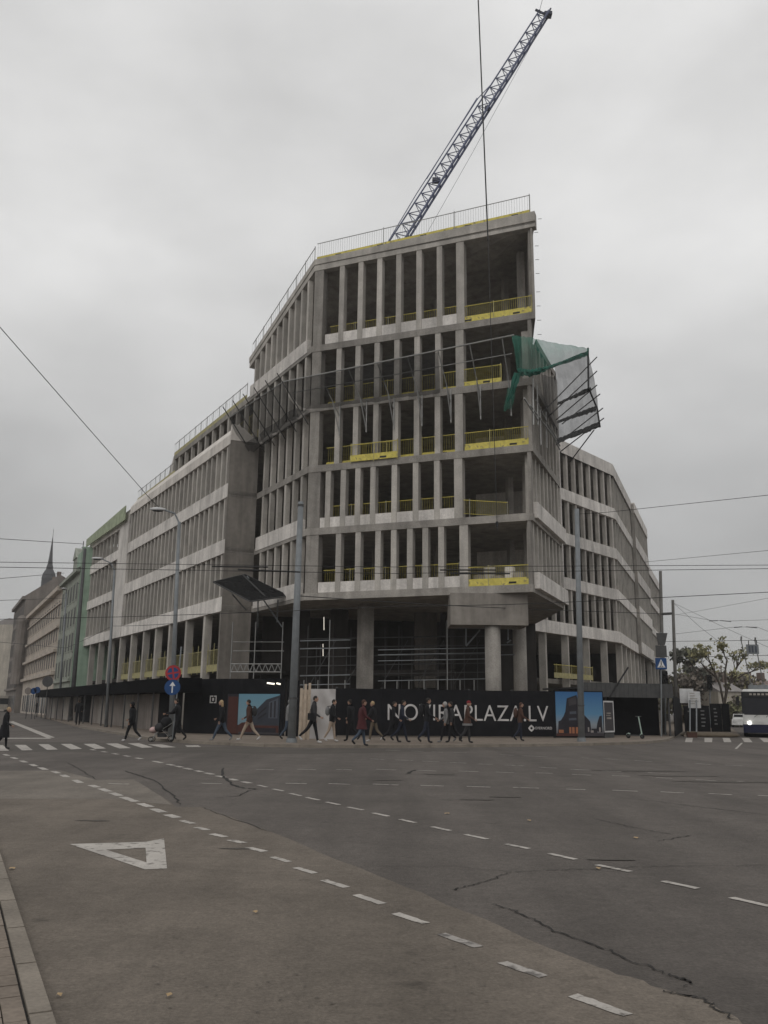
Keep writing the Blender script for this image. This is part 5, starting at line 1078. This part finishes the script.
bd = thing('info_board', 'white construction information board on a post with a second white sheet behind it', 'board', gnd(696, 735, PV)); bY = gnd(696, 735).y
b = MB(); b.wall(P2(at(688, 700, bY)), P2(at(700.5, 700, bY)), 0, .04, at(688, 708, bY).z, at(688, 691.3, bY).z); b.build('board_panel', 'sign_white', bd)
b = MB(); b.wall(P2(at(680, 700, bY + .5)), P2(at(694, 700, bY + .5)), 0, .04, at(688, 703, bY).z, at(688, 688.5, bY).z); b.build('back_sheet', 'sign_white', bd)
b = MB(); b.tube(gnd(696.5, 735, PV), at(696.5, 700, bY + .05), .05, n=6); b.tube(gnd(690, 735, PV), at(690, 700, bY + .06), .05, n=6); b.build('post', 'galv', bd)
b = MB()
for k in range(5): z = at(688, 693.5 + k * 2.6, bY).z; b.wall(P2(at(690, 700, bY)), P2(at(690 + random.uniform(4, 8.5), 700, bY)), -.02, -.006, z, z + .045)
b.build('printed_lines', 'site_panel_pale', bd)
b = MB(); p = gnd(692, 737.5, .1); b.box(p, .55, .4, .30, 10); pb = b.build('planter_box', 'cloth_brown'); tag(pb, 'low brown box standing at the kerb under the white board', 'box')
b = MB(); b.box(p + V((0, 0, .30)), .6, .45, .04, 10); b.build('rim', 'cloth_khaki', pb)
b = MB(); c = gnd(712, 735.5, .1); b.ball(c + V((0, .3, 0)), 2.0, .9, .22, 14, 6); tag(b.build('flower_bed', 'cloth_khaki', smooth=True), 'low brown planted mound on the traffic island', 'flower bed')
cs = gnd(661.5, 736.5, PV); sgc = thing('traffic_sign', 'blue square pedestrian crossing sign on a post below a dark sign back', 'traffic sign', cs)
b = MB(); b.tube(cs, at(660.8, 632, cs.y), .045, n=8); b.build('post', 'galv', sgc)
c0, c1, z0, z1 = P2(at(655.6, 664, cs.y - .1)), P2(at(666.8, 664, cs.y - .1)), at(661, 669.3, cs.y - .1).z, at(661, 658, cs.y - .1).z
b = MB(); b.wall(c0, c1, 0, .03, z0, z1); so_ = b.build('crossing_sign', 'sign_blue', sgc)
us = (c1 - c0).normalized(); ws = (c1 - c0).length; ns = left(us); hs = z1 - z0; S = lambda x, y, o_: v3(c0 + us * ws * x - ns * o_, z0 + hs * y)
b = MB(); b.poly([S(.14, .16, .006), S(.86, .16, .006), S(.5, .90, .006)]); b.build('white_triangle', 'sign_white', so_)
b = MB(); b.poly([S(.46, .42, .01), S(.54, .42, .01), S(.55, .62, .01), S(.45, .62, .01)]); b.poly([S(.46, .42, .01), S(.50, .42, .01), S(.42, .22, .01), S(.37, .22, .01)]); b.poly([S(.5, .42, .01), S(.54, .42, .01), S(.62, .22, .01), S(.57, .22, .01)]); b.poly([S(.5 + .05 * math.cos(i * .7), .68 + .045 * math.sin(i * .7), .01) for i in range(9)]); b.poly([S(.3, .24, .009), S(.7, .24, .009), S(.7, .2, .009), S(.3, .2, .009)]); b.build('walker_symbol', 'mark_black', so_)
b = MB(); b.wall(P2(at(655.8, 650, cs.y - .05)), P2(at(666.6, 650, cs.y - .05)), 0, .03, at(661, 657.3, cs.y).z, at(661, 645.5, cs.y).z); b.build('sign_back', 'galv_dark', sgc)
b = MB(); a0, a1, a2 = at(656, 644, cs.y), at(667, 644, cs.y), 0; b.add([at(658, 645, cs.y - .05), at(665, 645, cs.y - .05), at(667.5, 633, cs.y - .05), at(656, 633, cs.y - .05), at(658, 645, cs.y + .05), at(665, 645, cs.y + .05), at(667.5, 633, cs.y + .05), at(656, 633, cs.y + .05)], [(0, 1, 2, 3), (7, 6, 5, 4), (0, 4, 5, 1), (1, 5, 6, 2), (2, 6, 7, 3), (3, 7, 4, 0)]); b.build('triangle_sign_back', 'galv_dark', sgc)
mt = thing('material_stack', 'stack of pale sacks and boxes on the lowest open bay of the sharp corner', 'stack', v3(NO + uF * 2 - nF * 1.2, FL[0] + TH))
for i in range(5):
    b = MB(); b.box(v3(NO + uF * (1.0 + i * .62) - nF * (1.0 + .3 * (i % 2)), FL[0] + TH), .5, .45, (.9, 1.25, .7, 1.35, .8)[i], 20 + 9 * i); b.build('sack', ['site_panel_pale', 'concrete_panel'][i % 2], mt)
def tlight(label, x, yb, yt, ys, Y, w_=.32):
    g_ = gnd(x, yb, PV); Y = g_.y; t = thing('traffic_light', label, 'traffic light', g_); b = MB(); b.tube(g_, at(x, ys, Y), .055, n=8); b.build('post', 'galv', t)
    z0 = at(x, ys, Y).z; z1 = at(x, yt, Y).z; c = at(x, ys, Y - .15); b = MB(); b.box((c.x, c.y, z0), w_, .25, z1 - z0); hs_ = b.build('housing', 'mark_black', t)
    for i in range(3):
        z = z0 + (z1 - z0) * (i + .5) / 3; b = MB(); b.disc((c.x, c.y - .13, z), (0, -1, 0), w_ * .33, .02, 12); b.build('lens', 'glass_dark', hs_); b = MB(); b.tube((c.x, c.y - .12, z + .03), (c.x, c.y - .3, z + .02), w_ * .38, n=10, cap=False); b.build('visor', 'mark_black', hs_)
    return t
tlight('dark traffic light on a pale post on the right island', 710, 731, 675, 690, 62)
tlight('dark traffic light beside the post of the pedestrian crossing sign', 665.5, 735, 671, 690, 58)
hs = thing('hanging_sign', 'grey rectangular sign hanging from the wire at the right edge', 'sign', at(752, 654, 50)); b = MB(); b.wall(P2(at(746.5, 649, 50)), P2(at(758.8, 649, 50)), 0, .05, at(752, 654, 50).z, at(752, 644.5, 50).z); b.build('sign_plate', 'galv', hs)
b = MB()
for x in (748.5, 756.5): b.tube(at(x, 645, 50), at(x, 640.4, 50), .025, n=5)
b.build('hanger', 'wire', hs); b = MB(); 
for x in (749.5, 752.5, 755.8): b.wall(P2(at(x - .9, 649, 50)), P2(at(x + .9, 649, 50)), -.02, -.005, at(752, 652.5, 50).z, at(752, 646, 50).z)
b.build('sign_field', 'print_grey', hs)
# trees
def crown(pts, n, size, spread, mats, flat=.6):
    b = MB()
    for i in range(n):
        c = random.choice(pts); p = c[0] + V((random.gauss(0, 1), random.gauss(0, 1), random.gauss(0, flat))) * (c[1] * spread)
        s = size * random.uniform(.6, 1.4); a = V((random.uniform(-1, 1), random.uniform(-1, 1), random.uniform(-1, 1))).normalized(); e = a.orthogonal().normalized(); f = a.cross(e)
        b.cm = 0 if random.random() < .6 else (1 if len(mats) > 1 else 0); b.poly([p - e * s - f * s * .5, p + e * s - f * s * .6, p + e * s * .9 + f * s * .6, p - e * s * .7 + f * s * .5])
    return b
def tree(label, base, limbs, r, leaves, size, spread, mats, extra=(), name='tree', group=None):
    t = thing(name, label, 'tree', base, group); b = MB(); tips = []
    def grow(p, d, l, rr, lev):
        q = p + d * l; k = 3; prev = p
        for i in range(1, k + 1): c = p.lerp(q, i / k) + V((random.uniform(-.04, .04), random.uniform(-.04, .04), 0)) * l * .5 * (i < k); b.tube(prev, c, rr * (1 - .35 * (i - 1) / k), rr * (1 - .35 * i / k), n=7 if lev < 2 else 4, cap=lev < 1); prev = c
        if lev >= 1: tips.append((prev, l * .5))
        if lev < 3:
            for _ in range(3 if lev else 0): grow(prev, (d + V((random.uniform(-.8, .8), random.uniform(-.8, .8), random.uniform(-.2, .6)))).normalized(), l * random.uniform(.45, .65), rr * .55, lev + 1)
    for path_ in limbs:
        P = [V(p) for p in path_[0]]; rr = path_[1]
        for i, (a, c) in enumerate(zip(P, P[1:])): b.tube(a, c, rr * (1 - .5 * i / len(P)), rr * (1 - .5 * (i + 1) / len(P)), n=8)
        d = (P[-1] - P[-2]).normalized(); tips.append((P[-1], 1.0))
        for _ in range(4): grow(P[-1], (d + V((random.uniform(-.7, .7), random.uniform(-.7, .7), random.uniform(-.1, .6)))).normalized(), random.uniform(.5, .9), rr * .4, 1)
        for a, c in zip(P[1:], P[2:]):
            grow(a.lerp(c, .5), (d + V((random.uniform(-1, 1), random.uniform(-1, 1), .2))).normalized(), .6, rr * .35, 1)
    b.build('trunk', 'bark', t); crown(tips + list(extra), leaves, size, spread, mats).build('crown', mats, t)
    return t
TY = 72
A_ = lambda x, y: at(x, y, TY)
tb = A_(725, 728); tb.z = PV
tree('sparse yellow green autumn tree with forked limbs behind the black fence', tb, [([tb, A_(724, 705), A_(727, 690), A_(733, 674), A_(737, 667)], .14), ([A_(724, 705), A_(720, 685), A_(713, 669), A_(709, 660)], .10), ([A_(726, 692), A_(725, 672), A_(727, 660), A_(725, 657)], .09), ([A_(730, 683), A_(744, 674), A_(751, 672)], .08), ([A_(716, 677), A_(705, 668), A_(702, 664)], .07)], .3, 1150, .10, 1.3, ['leaf_olive', 'leaf_yellow'])
def bush(label, cx, cy, Y, w_, h_, n, size, mats, trunk=True):
    c = at(cx, cy, Y); base = V((c.x, c.y, 0)); t = thing('tree', label, 'tree', base, 'trees at the far end of the right street'); b = MB(); b.tube(base, c, .3, .18, n=7)
    cl = []
    for i in range(14):
        a = random.uniform(0, 6.28); q = c + V((math.cos(a) * w_ * random.uniform(.1, .85), math.sin(a) * w_ * .5, random.uniform(-h_ * .8, h_ * .9))); cl.append((q, w_ * .33)); b.tube(c - V((0, 0, h_ * .6)), q, .1, .03, n=4)
    b.build('trunk', 'bark', t); crown(cl, n, size, .62, mats, .8).build('crown', mats, t)
bush('dark conical evergreen far behind the white board, left peak', 683, 677, 118, 1.7, 4.0, 1000, .26, ['leaf_dark', 'leaf_dark'])
bush('dark evergreen far behind the white board, right peak', 692, 673, 122, 1.6, 3.6, 1000, .26, ['leaf_dark', 'leaf_olive'])
bush('brownish autumn tree low behind the masts', 674, 690, 112, 2.4, 3.2, 1200, .24, ['leaf_brown', 'leaf_olive'])
bush('brown hazy tree right of the evergreens', 700, 688, 116, 2.4, 2.6, 1200, .24, ['leaf_brown', 'leaf_dark'])
bush('brown tree behind the forked autumn tree', 738, 693, 125, 2.6, 2.4, 1000, .24, ['leaf_brown', 'leaf_yellow'])
bush('olive tree low between fence and bus', 735, 712, 100, 1.5, 1.8, 700, .2, ['leaf_olive', 'leaf_brown'])
hw2 = P2(at(712, 700, 112)); house('white_house', 'small whitish house with gable roof behind the traffic light', hw2 + V((5, 1.5)), V((-1, -.3)), 4.2, 8, 4.2, 'plaster_pale', 1, 2, .8, 1.2, 1.5, roofh=1.4, shop=False)
br1 = P2(at(800, 700, 135)); house('brick_building', 'reddish brown brick building behind the bus at the right edge', br1, P2(at(738, 700, 128)) - br1, 10.8, 12, 5.6, 'brick', 1, 3.0, 1.2, 1.6, 1.5, roofh=1.0, shop=False, roofm='brick')
bush('brown bushy tree behind the white gabled house', 717, 690, 124, 2.6, 2.6, 1100, .24, ['leaf_brown', 'leaf_olive'])
bush('low brown tree just right of the brown mast', 690, 694, 104, 1.9, 2.2, 900, .2, ['leaf_brown', 'leaf_brown'])
car = thing('parked_car', 'pale car far down the right street beside the bus', 'car', at(741, 721, 100) * V((1, 1, 0)) if False else (at(740, 722, 95).x, 95, 0)); cc = V((at(740, 722, 95).x, 95, 0)); uB = D(22.5); uB = V((uB.x, uB.y, 0)); xB = V((uB.y, -uB.x, 0)); bb = cc - xB * .85
b = MB(); bx(b, 0, 1.7, 0, 4.2, .25, .85, .1, .03); bx(b, .1, 1.6, 1.0, 4.0, .85, 1.42, .5, .12); b.build('body', 'bus_white', car); b = MB(); bx(b, .2, 1.5, 1.05, 1.2, .88, 1.36, .42, .1); b.build('windscreen', 'glass_dark', car)
for x in (0, 1.5):
    for y in (.8, 3.3): b = MB(); b.tube(Q(x, y, .3), Q(x + .2, y, .3), .3, n=12); b.build('wheel', 'rubber', car)
for x in (.25, 1.45): b = MB(); b.disc(Q(x, .0, .62), -uB, .1, .03, 8); b.build('headlight', 'sign_white', car)
# ------------------------------------------------------------------ damp autumn air
m = bpy.data.materials.new('haze'); m.use_nodes = True; nt = m.node_tree; nt.nodes.remove(nt.nodes['Principled BSDF'])
pv = nt.nodes.new('ShaderNodeVolumePrincipled'); pv.inputs['Density'].default_value = .0005; pv.inputs['Color'].default_value = (.93, .93, .93, 1); pv.inputs['Anisotropy'].default_value = .2
nt.links.new(pv.outputs[0], nt.nodes['Material Output'].inputs['Volume']); MATS['haze'] = m
b = MB(); b.hexa([V((-420, -60, -1.2)), V((320, -60, -1.2)), V((320, 480, -1.2)), V((-420, 480, -1.2)), V((-420, -60, 84)), V((320, -60, 84)), V((320, 480, 84)), V((-420, 480, 84))])
tag(b.build('haze', 'haze'), 'thin pale autumn haze over the whole crossing', 'haze', kind='stuff')
